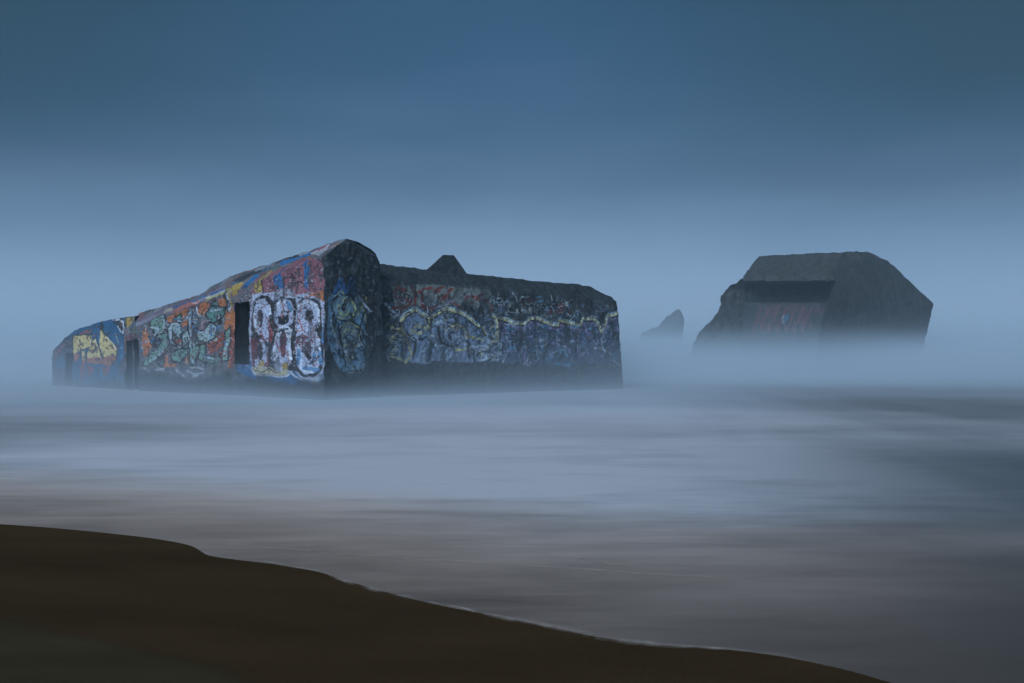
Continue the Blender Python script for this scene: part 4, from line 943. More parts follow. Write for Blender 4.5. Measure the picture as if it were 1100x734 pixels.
# chips and runs through all layers
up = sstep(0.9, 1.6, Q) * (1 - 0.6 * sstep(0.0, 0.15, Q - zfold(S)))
Cc = splash(Cc, Us, Q, (0.030, 0.030, 0.035), 0.12, 0.625, 71.0, up, soft=0.03, alpha=0.85)
Cc = splash(Cc, Us, Q, (0.03, 0.03, 0.035), 0.05, 0.66, 76.0, up, soft=0.03, alpha=0.85)
Cc = splash(Cc, Us, Q, (0.42, 0.43, 0.48), 0.06, 0.68, 91.0, up, soft=0.03, alpha=0.8)
Cc = splash(Cc, Us, Q, (0.25, 0.06, 0.06), 0.07, 0.675, 111.0, up, soft=0.03, alpha=0.75)
Cc = splash(Cc, Us * 4, Q, (0.04, 0.042, 0.048), 0.7, 0.60, 131.0, up, soft=0.06, alpha=0.6)
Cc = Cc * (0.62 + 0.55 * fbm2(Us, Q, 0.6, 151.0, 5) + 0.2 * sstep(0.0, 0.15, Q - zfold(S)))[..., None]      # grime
Cc = waterline(Cc, Us, Q, 0.95, 17.0)
fz = zfold(S)
keep = np.ones((P.shape[0] - 1, P.shape[1] - 1), bool)
sc_, qc = 0.25 * (S[:-1, :-1] + S[1:, 1:] + S[:-1, 1:] + S[1:, :-1]), 0.25 * (Q[:-1, :-1] + Q[1:, 1:] + Q[:-1, 1:] + Q[1:, :-1])
DOORS = [(5.41, 6.60, 1.50, 4.50), (15.17, 16.38, -1.0, 2.70)]
for a, b, lo, hi in DOORS:
    keep &= ~((sc_ > a) & (sc_ < b) & (qc > lo) & (qc < hi + 0.06 * (sc_ < (a + b) / 2)))
PR = relief(P)
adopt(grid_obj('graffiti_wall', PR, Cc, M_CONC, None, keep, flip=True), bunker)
PR_LONG = PR

# --- end wall with the eyed figure
P, Wd, Q = wall_end(190, 340)
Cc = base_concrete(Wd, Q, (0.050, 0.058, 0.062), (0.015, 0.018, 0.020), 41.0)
Cc = splash(Cc, Wd, Q, (0.10, 0.11, 0.12), 0.5, 0.57, 43.0, alpha=.7)
Cc = draw(Wd, Q, Cc, PAINT_END, 0.03, 5.0)
Cc = draw(Wd, Q, Cc, scribbles(24, 0.3, 2.6, 1.2, 4.8, [(0.42, 0.50, 0.58), (0.015, 0.017, 0.02), (0.40, 0.40, 0.18), (0.10, 0.20, 0.32)], 0.022, 9, 0.3), 0.03, 2.0)
Cc = splash(Cc, Wd, Q, (0.016, 0.018, 0.02), 0.2, 0.60, 47.0, soft=0.05, alpha=0.8)
Cc = splash(Cc, Wd * 3, Q, (0.016, 0.018, 0.02), 1.2, 0.58, 57.0, alpha=0.7)
Cc = splash(Cc, Wd, Q, (0.20, 0.24, 0.28), 0.12, 0.66, 49.0, sstep(1.2, 2.2, Q), soft=0.03, alpha=0.6)
Cc = waterline(Cc, Wd, Q, 0.9, 19.0)
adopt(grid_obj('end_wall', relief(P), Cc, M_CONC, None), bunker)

# --- wing
P, U, Q = wall_wing(760, 300, 50)
zf = wing_fold(U)
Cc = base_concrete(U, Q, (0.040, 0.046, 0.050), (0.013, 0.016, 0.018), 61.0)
Cc = splash(Cc, U, Q, (0.085, 0.10, 0.115), 0.6, 0.55, 63.0, sstep(1.4, 2.2, Q), alpha=.8)
Cc = draw(U, Q, Cc, PAINT_WING, 0.05, 8.0)
TAGS = [(0.45, 0.52, 0.60), (0.38, 0.44, 0.52), (0.42, 0.40, 0.24), (0.015, 0.017, 0.02), (0.015, 0.017, 0.02), (0.08, 0.22, 0.36), (0.26, 0.30, 0.36)]
Cc = draw(U, Q, Cc, scribbles(85, 0.4, 7.0, 1.7, 3.9, TAGS, 0.028, 5), 0.04, 2.0)
Cc = draw(U, Q, Cc, scribbles(110, 6.5, 14.4, 1.6, 3.5, TAGS[:2] + TAGS[3:] + [(0.22, 0.12, 0.28)], 0.026, 6), 0.04, 2.0)
Cc = draw(U, Q, Cc, scribbles(70, 0.4, 14.0, 4.0, 4.9, [(0.34, 0.36, 0.35), (0.20, 0.05, 0.04), (0.015, 0.017, 0.02), (0.30, 0.34, 0.38)], 0.024, 7, 0.35), 0.04, 2.0)
body_ = sstep(1.5, 2.2, Q) * (1 - sstep(-0.5, -0.2, Q - zf))
for i, (c, th) in enumerate((((0.02, 0.022, 0.026), 0.59), ((0.30, 0.36, 0.44), 0.655), ((0.07, 0.16, 0.27), 0.645), ((0.34, 0.30, 0.16), 0.70), ((0.015, 0.017, 0.02), 0.60), ((0.36, 0.42, 0.48), 0.68), ((0.015, 0.017, 0.02), 0.60))):
    Cc = splash(Cc, U, Q, c, (0.28, 0.16, 0.20, 0.14, 0.13, 0.07, 0.08)[i], th, 201.0 + 13 * i, body_, soft=0.03, alpha=0.5)
Cc = splash(Cc, U * 3, Q, (0.015, 0.018, 0.02), 0.9, 0.57, 67.0, alpha=0.6)
band = sstep(-0.10, 0.02, Q - zf)
Cc = Cc * (1 - 0.8 * band[..., None]) + base_concrete(U, Q, (0.036, 0.042, 0.045), (0.015, 0.018, 0.020), 73.0) * (0.8 * band[..., None])
Cc = waterline(Cc, U, Q, 1.25, 23.0)
PRW = relief(P)
# the sloping parapet overhangs the wall by a hand's width
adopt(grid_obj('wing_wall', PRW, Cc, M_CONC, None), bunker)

# --- annex
P, S, Q = wall_annex(440, 170)
Us = S * ASPECT_LONG
Cc = base_concrete(Us, Q, (0.095, 0.10, 0.115), (0.03, 0.033, 0.04), 81.0)
Cc = draw(Us, Q, Cc, PAINT_ANNEX, 0.03, 3.0)
Cc = splash(Cc, Us, Q, (0.035, 0.035, 0.04), 0.16, 0.61, 83.0, soft=0.03, alpha=0.8)
Cc = splash(Cc, Us, Q, (0.22, 0.09, 0.07), 0.14, 0.66, 87.0, sstep(0.8, 1.4, Q), soft=0.03, alpha=0.6)
Cc = waterline(Cc, Us, Q, 0.35, 29.0)
sc_, qc = 0.5 * (S[:-1, :-1] + S[1:, 1:]), 0.5 * (Q[:-1, :-1] + Q[1:, 1:])
keep = ~((sc_ > 23.03) & (sc_ < 23.92) & (qc > -1.0) & (qc < 1.96))
adopt(grid_obj('annex_wall', relief(P), Cc, M_CONC, None, keep, flip=True), bunker)


# --- doorways: deep recesses behind the openings
def lin_box(bm, pts):
    vs = [bm.verts.new(p) for p in pts]
    for f in ((0, 1, 5, 4), (1, 2, 6, 5), (2, 3, 7, 6), (3, 0, 4, 7), (4, 5, 6, 7)):
        bm.faces.new([vs[i] for i in f])


def plain_concrete(name, col, rough=0.85, scale=4.0):
    m = bpy.data.materials.new(name)
    m.use_nodes = True
    t = NT(m.node_tree)
    o = t.n('ShaderNodeOutputMaterial')
    b = t.n('ShaderNodeBsdfPrincipled', i_Roughness=rough)
    t.l(b.outputs[0], o.inputs[0])
    tc = t.n('ShaderNodeTexCoord')
    n1 = t.n('ShaderNodeTexNoise', i_Scale=scale, i_Detail=8.0, i_Roughness=0.65)
    t.l(tc.outputs['Object'], n1.inputs['Vector'])
    mp = t.n('ShaderNodeMapping')
    mp.inputs['Scale'].default_value = (3.0, 3.0, 0.35)
    t.l(tc.outputs['Object'], mp.inputs[0])
    n2 = t.n('ShaderNodeTexNoise', i_Scale=0.9, i_Detail=5.0, i_Roughness=0.6)
    t.l(mp.outputs[0], n2.inputs['Vector'])
    f = t.math('ADD', t.math('MULTIPLY', n1.outputs['Fac'], 0.5), t.math('MULTIPLY', n2.outputs['Fac'], 0.5))
    c = t.ramp(f, [(0.34, tuple(x * 0.45 for x in col)), (0.5, col), (0.66, tuple(x * 1.6 for x in col))])
    t.l(c, b.inputs['Base Color'])
    bp = t.n('ShaderNodeBump', i_Strength=0.6, i_Distance=0.06)
    t.l(n1.outputs['Fac'], bp.inputs['Height'])
    t.l(bp.outputs[0], b.inputs['Normal'])
    return m


M_DARK = plain_concrete('damp_concrete', (0.045, 0.050, 0.052))
M_ROOF = plain_concrete('roof_concrete', (0.028, 0.034, 0.036))
M_FARC = plain_concrete('grey_concrete', (0.044, 0.043, 0.038), scale=1.6)


def doorway(a, b, lo, hi, inset):
    bm = bmesh.new()
    e = 0.05
    q = []
    for d in (inset + 0.06, inset + 2.4):
        for s_, z_ in ((a - e, lo - e), (b + e, lo - e), (b + e, hi + e), (a - e, hi + e)):
            xy = C0 + DL * s_ + NI * d
            q.append((xy[0], xy[1], z_))
    lin_box(bm, q)
    me = bpy.data.meshes.new('doorway')
    bm.to_mesh(me)
    bm.free()
    return adopt(link_mesh('doorway', me, M_DARK), bunker)


for a, b, lo, hi in DOORS:
    doorway(a, b, lo, hi, 0.0)
doorway(23.03, 23.92, -1.0, 1.96, AN_IN)

# --- roofs and hidden backs
s = np.linspace(0, LEN_L, 150)
rows = []
for wv, dz in ((None, 0.0), (2.0, -0.12), (2.33, -0.25), (2.8, -0.43), (3.15, -0.61), (3.36, -1.02), (3.5, -1.67), (3.5, -3.5), (3.5, -8.5)):
    ww = wridge(s) if wv is None else np.full_like(s, wv)
    z = np.maximum(zridge(s) + dz * (1 - 0.02 * s), Z0)
    XY = C0 + DL * s[:, None] + NI * ww[:, None]
    rows.append(np.concatenate([XY, z[:, None]], -1))
P = np.array(rows)
adopt(grid_obj('roof', relief(P), None, M_ROOF, None, flip=True), bunker)

# far end of the main block, above and beside the annex
ww = np.linspace(0, 3.5, 40)
top = np.interp(ww, [0, 0.95, 2.33, 3.15, 3.5], [zfold(LEN_L), zridge(LEN_L), zridge(LEN_L) - .2, zridge(LEN_L) - .5, zridge(LEN_L) - 1.3])
t = np.linspace(0, 1, 60)
Z = Z0 + (top - Z0)[None] * t[:, None]
XY = C0 + DL * LEN_L + NI * np.broadcast_to(ww[None], Z.shape)[..., None]
adopt(grid_obj('gable', relief(np.concatenate([XY, Z[..., None]], -1)), None, M_ROOF, None, flip=True), bunker)

# annex roof and end
s = np.linspace(16.3, 25.55, 90)
rows = []
for wv, dz in ((AN_IN, 0.0), (0.7, 0.06), (1.1, 0.08), (2.0, 0.05), (3.4, -0.1), (3.4, -1.5), (3.4, -6)):
    z = np.maximum(np.interp(s, AN_S, AN_Z) + dz, Z0)
    XY = C0 + DL * s[:, None] + NI * wv
    rows.append(np.concatenate([XY, z[:, None]], -1))
adopt(grid_obj('annex_roof', relief(np.array(rows)), None, M_ROOF, None, flip=True), bunker)
rows = []
for wv in np.linspace(AN_IN, 3.4, 30):
    z = np.linspace(Z0, np.interp(25.55, AN_S, AN_Z) - 0.03 * (wv - AN_IN), 30)
    XY = C0 + DL * 25.55 + NI * wv
    rows.append(np.stack([np.full(30, XY[0]), np.full(30, XY[1]), z], -1))
adopt(grid_obj('annex_end', relief(np.array(rows)), None, M_ROOF, None), bunker)

# wing roof, right end and back
u = np.linspace(-0.2, LEN_W, 150)
rows = []
for bb, dz in ((1.0, 0.0), (2.0, 0.06), (4.0, 0.05), (6.0, -0.1), (6.2, -1.0), (6.2, -8.0)):
    b_ = np.interp(u, [0, 13.4, 14.62], [bb, bb, max(0.45, bb - 0.55) if bb < 1.5 else bb])
    z = np.maximum(wing_ridge(u) + dz, Z0)
    XY = S0 + DW * u[:, None] + NW * b_[:, None]
    rows.append(np.concatenate([XY, z[:, None]], -1))
adopt(grid_obj('wing_roof', relief(np.array(rows)), None, M_ROOF, None), bunker)
rows = []
for bb in np.linspace(0, 6.2, 40):
    z = np.linspace(Z0, np.interp(bb, [0, 0.45, 6.2], [4.92, 5.16, 5.1]), 50)
    fl = np.interp(z, [-1.2, -0.1, 0.94, 3.55, 4.92], [0.6, 0.47, 0.34, 0.14, 0.0])
    XY = S0 + DW * (LEN_W + fl)[:, None] + NW * bb
    rows.append(np.concatenate([XY, z[:, None]], -1))
adopt(grid_obj('wing_end', relief(np.array(rows)), None, M_ROOF, None, flip=True), bunker)

# pointed concrete hood on the wing roof
bm = bmesh.new()
def wp(u_, b_, z_):
    xy = S0 + DW * u_ + NW * b_
    return (xy[0], xy[1], z_)
B_ = [wp(2.90, 0.95, 6.15), wp(5.45, 0.95, 6.05), wp(5.9, 2.6, 6.05), wp(4.0, 2.6, 6.15)]
T_ = [wp(4.10, 1.15, 7.06), wp(4.70, 1.15, 7.08), wp(5.0, 1.9, 7.06), wp(4.5, 1.9, 7.04)]
vb = [bm.verts.new(p) for p in B_]
vt = [bm.verts.new(p) for p in T_]
for i in range(4):
    bm.faces.new((vb[i], vb[(i + 1) % 4], vt[(i + 1) % 4], vt[i]))
bm.faces.new(vt)
bm.faces.new(vb[::-1])
bmesh.ops.subdivide_edges(bm, edges=bm.edges[:], cuts=14, use_grid_fill=True)
me = bpy.data.meshes.new('roof_hood')
bm.to_mesh(me)
bm.free()
co = np.zeros(len(me.vertices) * 3, np.float32)
me.vertices.foreach_get('co', co)
me.vertices.foreach_set('co', relief(co.reshape(-1, 3), 0.6).ravel())
adopt(link_mesh('roof_hood', me, M_ROOF), bunker)


def relief_big(P, amp):
    D = np.zeros(P.shape, np.float32)
    for sc, am in ((3.0, 0.5), (1.2, 0.28), (0.5, 0.12)):
        for c in range(3):
            D[..., c] += (vn3(P, sc, 3.1 * c + sc) - 0.5) * 2 * am
    return P + D * amp


# ------------------------------------------------------------------ far bunker
far = empty('bunker', (28.0, 88.0, 0.0))
tag(far, 'hulking tilted bunker fading into mist, faded red graffiti on its recessed front',
    'bunker', 'ruined bunkers standing in the surf')
bpy.context.view_layer.update()


def resample(poly, n, smooth=False):
    p = np.asarray(poly, np.float64)
    d = np.concatenate([[0], np.cumsum(np.linalg.norm(np.diff(p, axis=0), axis=1))])
    t = np.linspace(0, d[-1], n)
    return np.stack([np.interp(t, d, p[:, k]) for k in range(3)], -1)


def loft(polys, n, m):
    """Surface through a list of 3-D polylines: n points down each, m steps between neighbours."""
    R_ = [resample(p, n) for p in polys]
    rows = []
    for a, b in zip(R_[:-1], R_[1:]):
        for k in range(m):
            rows.append(a + (b - a) * k / m)
    rows.append(R_[-1])
    return np.array(rows)


CAP_BACK = [(22.75, 91.5, 10.69), (25.35, 90.4, 10.75), (27.1, 89.5, 10.76), (29.36, 88.5, 10.71)]
CAP_LIP = [(20.67, 89, 8.64), (27.3, 85.45, 8.45)]
CAP_UNDER = [(20.71, 89, 8.22), (27.4, 85.4, 8.0)]
REC = [(22.04, 92.5, 8.19), (28.45, 89, 7.97)]
REC_LOW = [(21.91, 92.3, 6.63), (28.13, 88.8, 6.47)]
LEDGE = [(21.35, 91, 6.35), (27.48, 87.5, 6.2)]
FOOT = [(20.6, 90.8, -1.0), (26.3, 87.2, -1.0)]
SIL_L = [(21.14, 91.2, 8.71), (19.86, 92, 7.82), (19.26, 92, 7.04), (19.17, 92, 5.75), (18.4, 92, 4.72), (17.45, 92, 3.43), (16.77, 92, 2.06), (16.16, 92, -0.01), (15.91, 92, -0.87)]
CHEEK = [(22.02, 92.4, 8.36), (21.9, 92.6, 7.33), (21.9, 92.6, 6.03), (21.5, 92.4, 4.3), (21.11, 92.2, 2.57), (20.64, 92, -0.44), (20.46, 92, -0.87)]
R_EDGE = [(29.36, 88.5, 10.71), (27.44, 85.6, 8.72), (27.63, 85.2, 7.97), (27.25, 85, 6.53), (26.63, 84.8, 4.94), (26.09, 84.6, 2.95), (25.56, 84.4, -0.6)]
R_MID = [(30.76, 89.2, 10.82), (31.55, 89.3, 10.08), (32.17, 89.4, 8.42), (32.42, 89.4, 6.74), (32.38, 89.3, 5.07), (32.18, 89.2, 2.98), (31.98, 89.1, -0.76)]
R_SIL = [(32.49, 91, 11.02), (33.96, 92, 10.57), (35.01, 92.5, 10.27), (36.88, 93.5, 8.95), (38.86, 94.5, 7.52), (40.43, 95.5, 6.51), (39.9, 95.5, 4.36), (39.45, 95.5, 2.4), (38.82, 95.5, -0.46)]
JAMB = [(28.45, 89, 7.97), (28.13, 88.8, 6.47), (27.48, 87.5, 6.16), (27.12, 87.4, 4.2), (26.84, 87.3, 2.56), (26.4, 87.2, -0.78)]


def far_piece(name, P, colr=None, mat=None, flip=False, amp=1.6, broken=0.0):
    o = grid_obj(name, relief_big(relief(P, amp), broken) if broken else relief(P, amp), colr, mat or M_FARC, None, flip=flip)
    return adopt(o, far)


def straight(a, b, n):
    return resample([a, b], n)


far_piece('roof_slab', loft([CAP_BACK, CAP_LIP, CAP_UNDER, REC], 130, 22))
# recessed front, with the red paint on its lower wall
Pf = loft([REC, REC_LOW, LEDGE, FOOT], 150, 34)
Uf = np.broadcast_to(np.linspace(0, 7.6, Pf.shape[1])[None], Pf.shape[:2])
Zf = Pf[..., 2]
Cc = base_concrete(Uf, Zf, (0.036, 0.041, 0.041), (0.022, 0.026, 0.027), 301.0)
reg = sstep(3.3, 3.9, Zf) * (1 - sstep(6.0, 6.35, Zf)) * sstep(0.8, 1.5, Uf)
Cc = splash(Cc, Uf, Zf, (0.115, 0.046, 0.052), 0.8, 0.46, 303.0, reg, soft=0.14, alpha=0.45)
RED_ = (0.125, 0.056, 0.060)
bars = []
for k in range(7):                     # broad leaning letter strokes, much worn
    x = 1.4 + 0.82 * k
    bars.append(('s', RED_, (0.09, 0.36), [(x - 0.45, 3.75), (x - 0.1, 4.9), (x + 0.2, 5.9)]))
    bars.append(('s', (0.17, 0.09, 0.095), (0.05, 0.34), [(x - 0.4, 3.9), (x + 0.25, 3.75), (x + 0.3, 4.5)]))
bars.append(('s', (0.24, 0.28, 0.31), (0.045, 0.10), [(3.95, 5.15), (3.80, 4.85), (3.92, 4.55), (4.2, 4.5)]))
bars.append(('s', (0.04, 0.11, 0.17), (0.12, 0.10), [(4.05, 5.1), (4.15, 4.8), (4.3, 5.1)]))
Cc = draw(Uf, Zf, Cc, bars, 0.08, 4.0)
far_piece('recessed_wall', Pf, Cc, M_FAR)
far_piece('side_cheek', loft([SIL_L, CHEEK], 90, 46), amp=2.5, broken=0.55)
far_piece('cheek_flank', loft([SIL_L, [(x + 3.0, y + 9.0, z - 0.2) for x, y, z in SIL_L]], 90, 40), flip=True, amp=2.5, broken=0.55)
far_piece('buttress', loft([[(21.5, 92.2, 6.2), (21.2, 91.9, 4.0), (20.4, 91.6, -0.9)], [(21.75, 91.0, 6.1), (21.3, 90.9, 4.0), (20.6, 90.6, -0.9)],
                            [(22.15, 91.0, 6.05), (21.7, 90.8, 4.0), (20.95, 90.5, -0.9)], [(22.3, 91.9, 6.0), (22.0, 91.6, 4.0), (21.3, 91.4, -0.9)]], 60, 8), amp=1.4)
far_piece('end_mass', loft([R_EDGE, R_MID, R_SIL, [(x + 1.0, y + 9.0, z - 0.1) for x, y, z in R_SIL]], 100, 46))
far_piece('jamb_corner', loft([[(29.36, 88.5, 10.71), (27.3, 85.45, 8.45), (27.4, 85.4, 8.0), (28.45, 89, 7.97)],
                                [(29.36, 88.5, 10.71), (27.44, 85.6, 8.72), (27.63, 85.2, 7.97), (28.45, 89, 7.97)]], 80, 8), flip=True)
far_piece('light_block', loft([[(21.2, 93.2, -0.9), (21.6, 93.2, 8.4), (23.5, 93.0, 10.2)], [(32.5, 91.6, -0.9), (32.0, 91.6, 8.2), (31.0, 91.4, 10.3)]], 40, 40), flip=True, amp=0.6)  # unseen sheet added to block light leaking between the bunker's pieces
far_piece('jamb', loft([R_EDGE[2:], JAMB], 80, 22), flip=True)
far_piece('roof_top', loft([[(22.75, 91.5, 10.69), (29.36, 88.5, 10.71), (32.49, 91, 11.02), (33.96, 92, 10.57), (35.01, 92.5, 10.27)],
                            [(24.5, 101, 10.6), (30, 100, 10.6), (34, 100, 10.5), (35, 100.5, 10.4), (36.0, 101.5, 10.2)]], 60, 30), flip=True)
far_piece('side_face', loft([[(22.75, 91.5, 10.69), (20.67, 89.0, 8.64), (20.71, 89.0, 8.22), (22.04, 92.5, 8.19), (21.5, 92.6, 6.0), (20.4, 92.2, -0.9)],
                             [(24.5, 101, 10.6), (23.6, 100, 9.4), (23.4, 100, 8.2), (23.2, 100, 7.4), (22.8, 100, 5.0), (22.4, 100, -0.9)]], 80, 30), amp=2.0)

# ------------------------------------------------------------------ far rock
def rock_mesh(prof_l, prof_r, y0, depth, n=40, m=48, seed=0.0):
    """Rings from the foot to the tip; each ring spans from the left to the right edge at its height."""
    zt = max(p[1] for p in prof_l)
    zs = np.concatenate([[-1.0], np.linspace(0, zt, n)])
    pl = sorted(prof_l, key=lambda p: p[1])
    pr = sorted(prof_r, key=lambda p: p[1])
    xl = np.interp(zs, [p[1] for p in pl], [p[0] for p in pl])
    xr = np.interp(zs, [p[1] for p in pr], [p[0] for p in pr])
    th = np.linspace(0, 2 * math.pi, m + 1)
    V = []
    for z, a, b in zip(zs, xl, xr):
        c, r = (a + b) / 2, max((b - a) / 2, 0.02)
        dd = min(depth, depth * (r / 3.0) ** 0.6)
        V.append(np.stack([c + r * np.cos(th), y0 + dd * np.sin(th), np.full_like(th, z)], -1))
    return np.array(V)


Pk = rock_mesh([(31.75, 0.00), (33.09, 3.37), (33.88, 5.75), (35.48, 6.15), (36.54, 7.08), (37.86, 7.26), (39.45, 8.94), (40.52, 10.13), (41.44, 10.47), (42.64, 11.60), (43.17, 11.98)],
               [(43.79, 0.00), (44.09, 1.78), (44.49, 4.44), (44.75, 7.08), (44.75, 9.47), (44.34, 11.06), (43.52, 11.98)], 260.0, 5.5)
rk = grid_obj('sea_rock', relief_big(Pk, 0.45), None, M_FARC, None)
tag(rk, 'pale jagged spike of rock almost lost in the haze between the two bunkers', 'rock')
Pk = rock_mesh([(25.32, 0.00), (27.64, 2.67), (29.28, 3.70)], [(35.58, 0.00), (33.39, 2.67), (30.38, 3.70)], 268.0, 4.0, 16, 40)
rk = grid_obj('sea_rock', relief_big(Pk, 0.45), None, M_FARC, None)
tag(rk, 'low faint hump of rock at the foot of the hazy rock spike', 'rock')

# ------------------------------------------------------------------ beach and sea
SHORE = [(-900, 190), (-300, 70), (-60, 25.5), (-20, 17.2), (-12, 15.0), (-6.91, 13.45), (-6.03, 13.17), (-5.13, 12.78), (-4.49, 12.47), (-3.89, 12.06), (-3.63, 11.67), (-3.48, 11.41), (-3.03, 11.17), (-2.56, 10.97), (-2.03, 10.61),
         (-1.61, 10.11), (-1.18, 9.69), (-0.69, 9.24), (-0.25, 8.95), (0.08, 8.71), (0.4, 8.48), (0.69, 8.23), (1.12, 8.03), (1.63, 7.93), (2.03, 7.76), (2.33, 7.55), (2.54, 7.34), (2.72, 7.09),
         (3.3, 6.5), (4.5, 5.4), (7, 3.2), (12, 0.0), (30, -11), (300, -130), (900, -400)]

FOAM_EDGE = SHORE[9:27]
for _ in range(2):                       # round the corners of the surveyed line
    q_ = [SHORE[0]]
    for (ax, ay), (bx, by) in zip(SHORE[:-1], SHORE[1:]):
        q_ += [(0.75 * ax + 0.25 * bx, 0.75 * ay + 0.25 * by), (0.25 * ax + 0.75 * bx, 0.25 * ay + 0.75 * by)]
    SHORE = q_ + [SHORE[-1]]


def shore_dist(X, Y):
    """Metres inland of the waterline (negative out to sea)."""
    q = np.array(SHORE)
    d = np.full(X.shape, 1e9)
    for (ax, ay), (bx, by) in zip(q[:-1], q[1:]):
        ex, ey = bx - ax, by - ay
        t = np.clip(((X - ax) * ex + (Y - ay) * ey) / (ex * ex + ey * ey), 0, 1)
        d = np.minimum(d, (X - ax - t * ex) ** 2 + (Y - ay - t * ey) ** 2)
    d = np.sqrt(d)
    inland = Y < np.interp(X, q[:, 0], q[:, 1])
    return np.where(inland, d, -d)


def poly_dist(X, Y, q):
    d = np.full(X.shape, 1e9)
    for (ax, ay), (bx, by) in zip(q[:-1], q[1:]):
        ex, ey = bx - ax, by - ay
        t = np.clip(((X - ax) * ex + (Y - ay) * ey) / (ex * ex + ey * ey), 0, 1)
        d = np.minimum(d, (X - ax - t * ex) ** 2 + (Y - ay - t * ey) ** 2)
    return np.sqrt(d)


def spread(lo, hi, mid, half, n, n_out):
    """Even steps near the middle, widening outwards."""
    core = np.linspace(mid - half, mid + half, n)
    a = (mid - half) - np.geomspace(half * 2 / n, (mid - half) - lo, n_out)
    b = (mid + half) + np.geomspace(half * 2 / n, hi - (mid + half), n_out)
    return np.concatenate([a[::-1], core, b])


xs = spread(-640, 640, -1.5, 9.5, 330, 50)
ys = spread(-290, 860, 9.5, 6.5, 230, 60)
X, Y = np.meshgrid(xs, ys)
sd_ = shore_dist(X, Y)
Zs = np.where(sd_ > 0, 0.034 * sd_ / (1 + 0.02 * sd_), np.maximum(0.05 * sd_, -1.6))
und = (vn2(X, Y, 2.3, 0.9, 4.0) - 0.5) * 0.05 + (vn2(X, Y, 0.7, 0.35, 8.0) - 0.5) * 0.012
Zs = Zs + und * sstep(0.3, 2.5, np.abs(sd_)) * (np.abs(X) < 40)
DRY = [(-30, 14.0), (-9.0, 9.6), (-5.21, 8.58), (-4.3, 8.37), (-3.32, 7.91), (-2.16, 7.23), (-1.38, 6.71), (-0.7, 6.25), (0.6, 5.3), (3, 3.4), (20, -8)]
dq = np.array(DRY)
dry = sstep(-0.10, 0.14, np.interp(X, dq[:, 0], dq[:, 1]) - Y + 0.25 * (vn2(X, Y, 0.9, 0.4, 3.0) - 0.5))
Zs = Zs + 0.012 * dry
me = np_mesh('sand', np.stack([X, Y, Zs], -1).reshape(-1, 3), grid_faces(*X.shape))
set_float(me, dry.ravel(), 'dry')
set_float(me, np.clip(sd_, -5, 50).ravel(), 'inland')
me.polygons.foreach_set('use_smooth', np.ones(len(me.polygons), bool))
ms = bpy.data.materials.new('wet_sand')
ms.use_nodes = True
t = NT(ms.node_tree)
o_ = t.n('ShaderNodeOutputMaterial')
b = t.n('ShaderNodeBsdfPrincipled', i_Roughness=0.55)
b.inputs['Specular IOR Level'].default_value = 0.0
t.l(b.outputs[0], o_.inputs[0])
tc = t.n('ShaderNodeTexCoord')
ad = t.n('ShaderNodeAttribute', attribute_name='dry')
n1 = t.n('ShaderNodeTexNoise', i_Scale=90.0, i_Detail=4.0, i_Roughness=0.7)
t.l(tc.outputs['Object'], n1.inputs['Vector'])
mp = t.n('ShaderNodeMapping')
mp.inputs['Scale'].default_value = (0.35, 1.1, 1.0)
mp.inputs['Rotation'].default_value = (0, 0, 0.45)
t.l(tc.outputs['Object'], mp.inputs[0])
n2 = t.n('ShaderNodeTexNoise', i_Scale=1.3, i_Detail=5.0, i_Roughness=0.6)
t.l(mp.outputs[0], n2.inputs['Vector'])
n3 = t.n('ShaderNodeTexNoise', i_Scale=0.55, i_Detail=3.0)
t.l(mp.outputs[0], n3.inputs['Vector'])
g = t.math('ADD', t.math('ADD', t.math('MULTIPLY', n1.outputs['Fac'], 0.45), t.math('MULTIPLY', n2.outputs['Fac'], 0.45)), t.math('MULTIPLY', t.math('SUBTRACT', n3.outputs['Fac'], 0.4), 0.5))
wetc = t.ramp(g, [(0.3, (0.048, 0.026, 0.0115)), (0.7, (0.092, 0.052, 0.024))])
dryc = t.ramp(g, [(0.3, (0.050, 0.034, 0.0175)), (0.7, (0.094, 0.064, 0.034))])
t.l(t.mix(ad.outputs['Fac'], wetc, dryc), b.inputs['Base Color'])
t.l(t.math('ADD', 0.50, t.math('MULTIPLY', ad.outputs['Fac'], 0.35)), b.inputs['Roughness'])
bp = t.n('ShaderNodeBump', i_Strength=0.5, i_Distance=0.015)
t.l(n1.outputs['Fac'], bp.inputs['Height'])
t.l(bp.outputs[0], b.inputs['Normal'])
tag(link_mesh('sand', me, ms), kind='structure')

# sea
xs = spread(-640, 640, 0.0, 34.0, 420, 45)
ys = np.concatenate([np.linspace(-290, 3.0, 24)[:-1], np.geomspace(3.0, 860, 420)])
X, Y = np.meshgrid(xs, ys)
sd_ = shore_dist(X, Y)
off = np.maximum(-sd_, 0)
amp = sstep(1.5, 25, off)
Zw = amp * (0.04 * (vn2(X, Y, 14, 4.5, 2.0) - 0.5) + 0.04 * (vn2(X, Y, 40, 11, 5.0) - 0.5)) * sstep(900, 120, Y)


def blob(cx, cy, rx, ry, p=1.0):
    return np.exp(-(((X - cx) / rx) ** 2 + ((Y - cy) / ry) ** 2) * p)


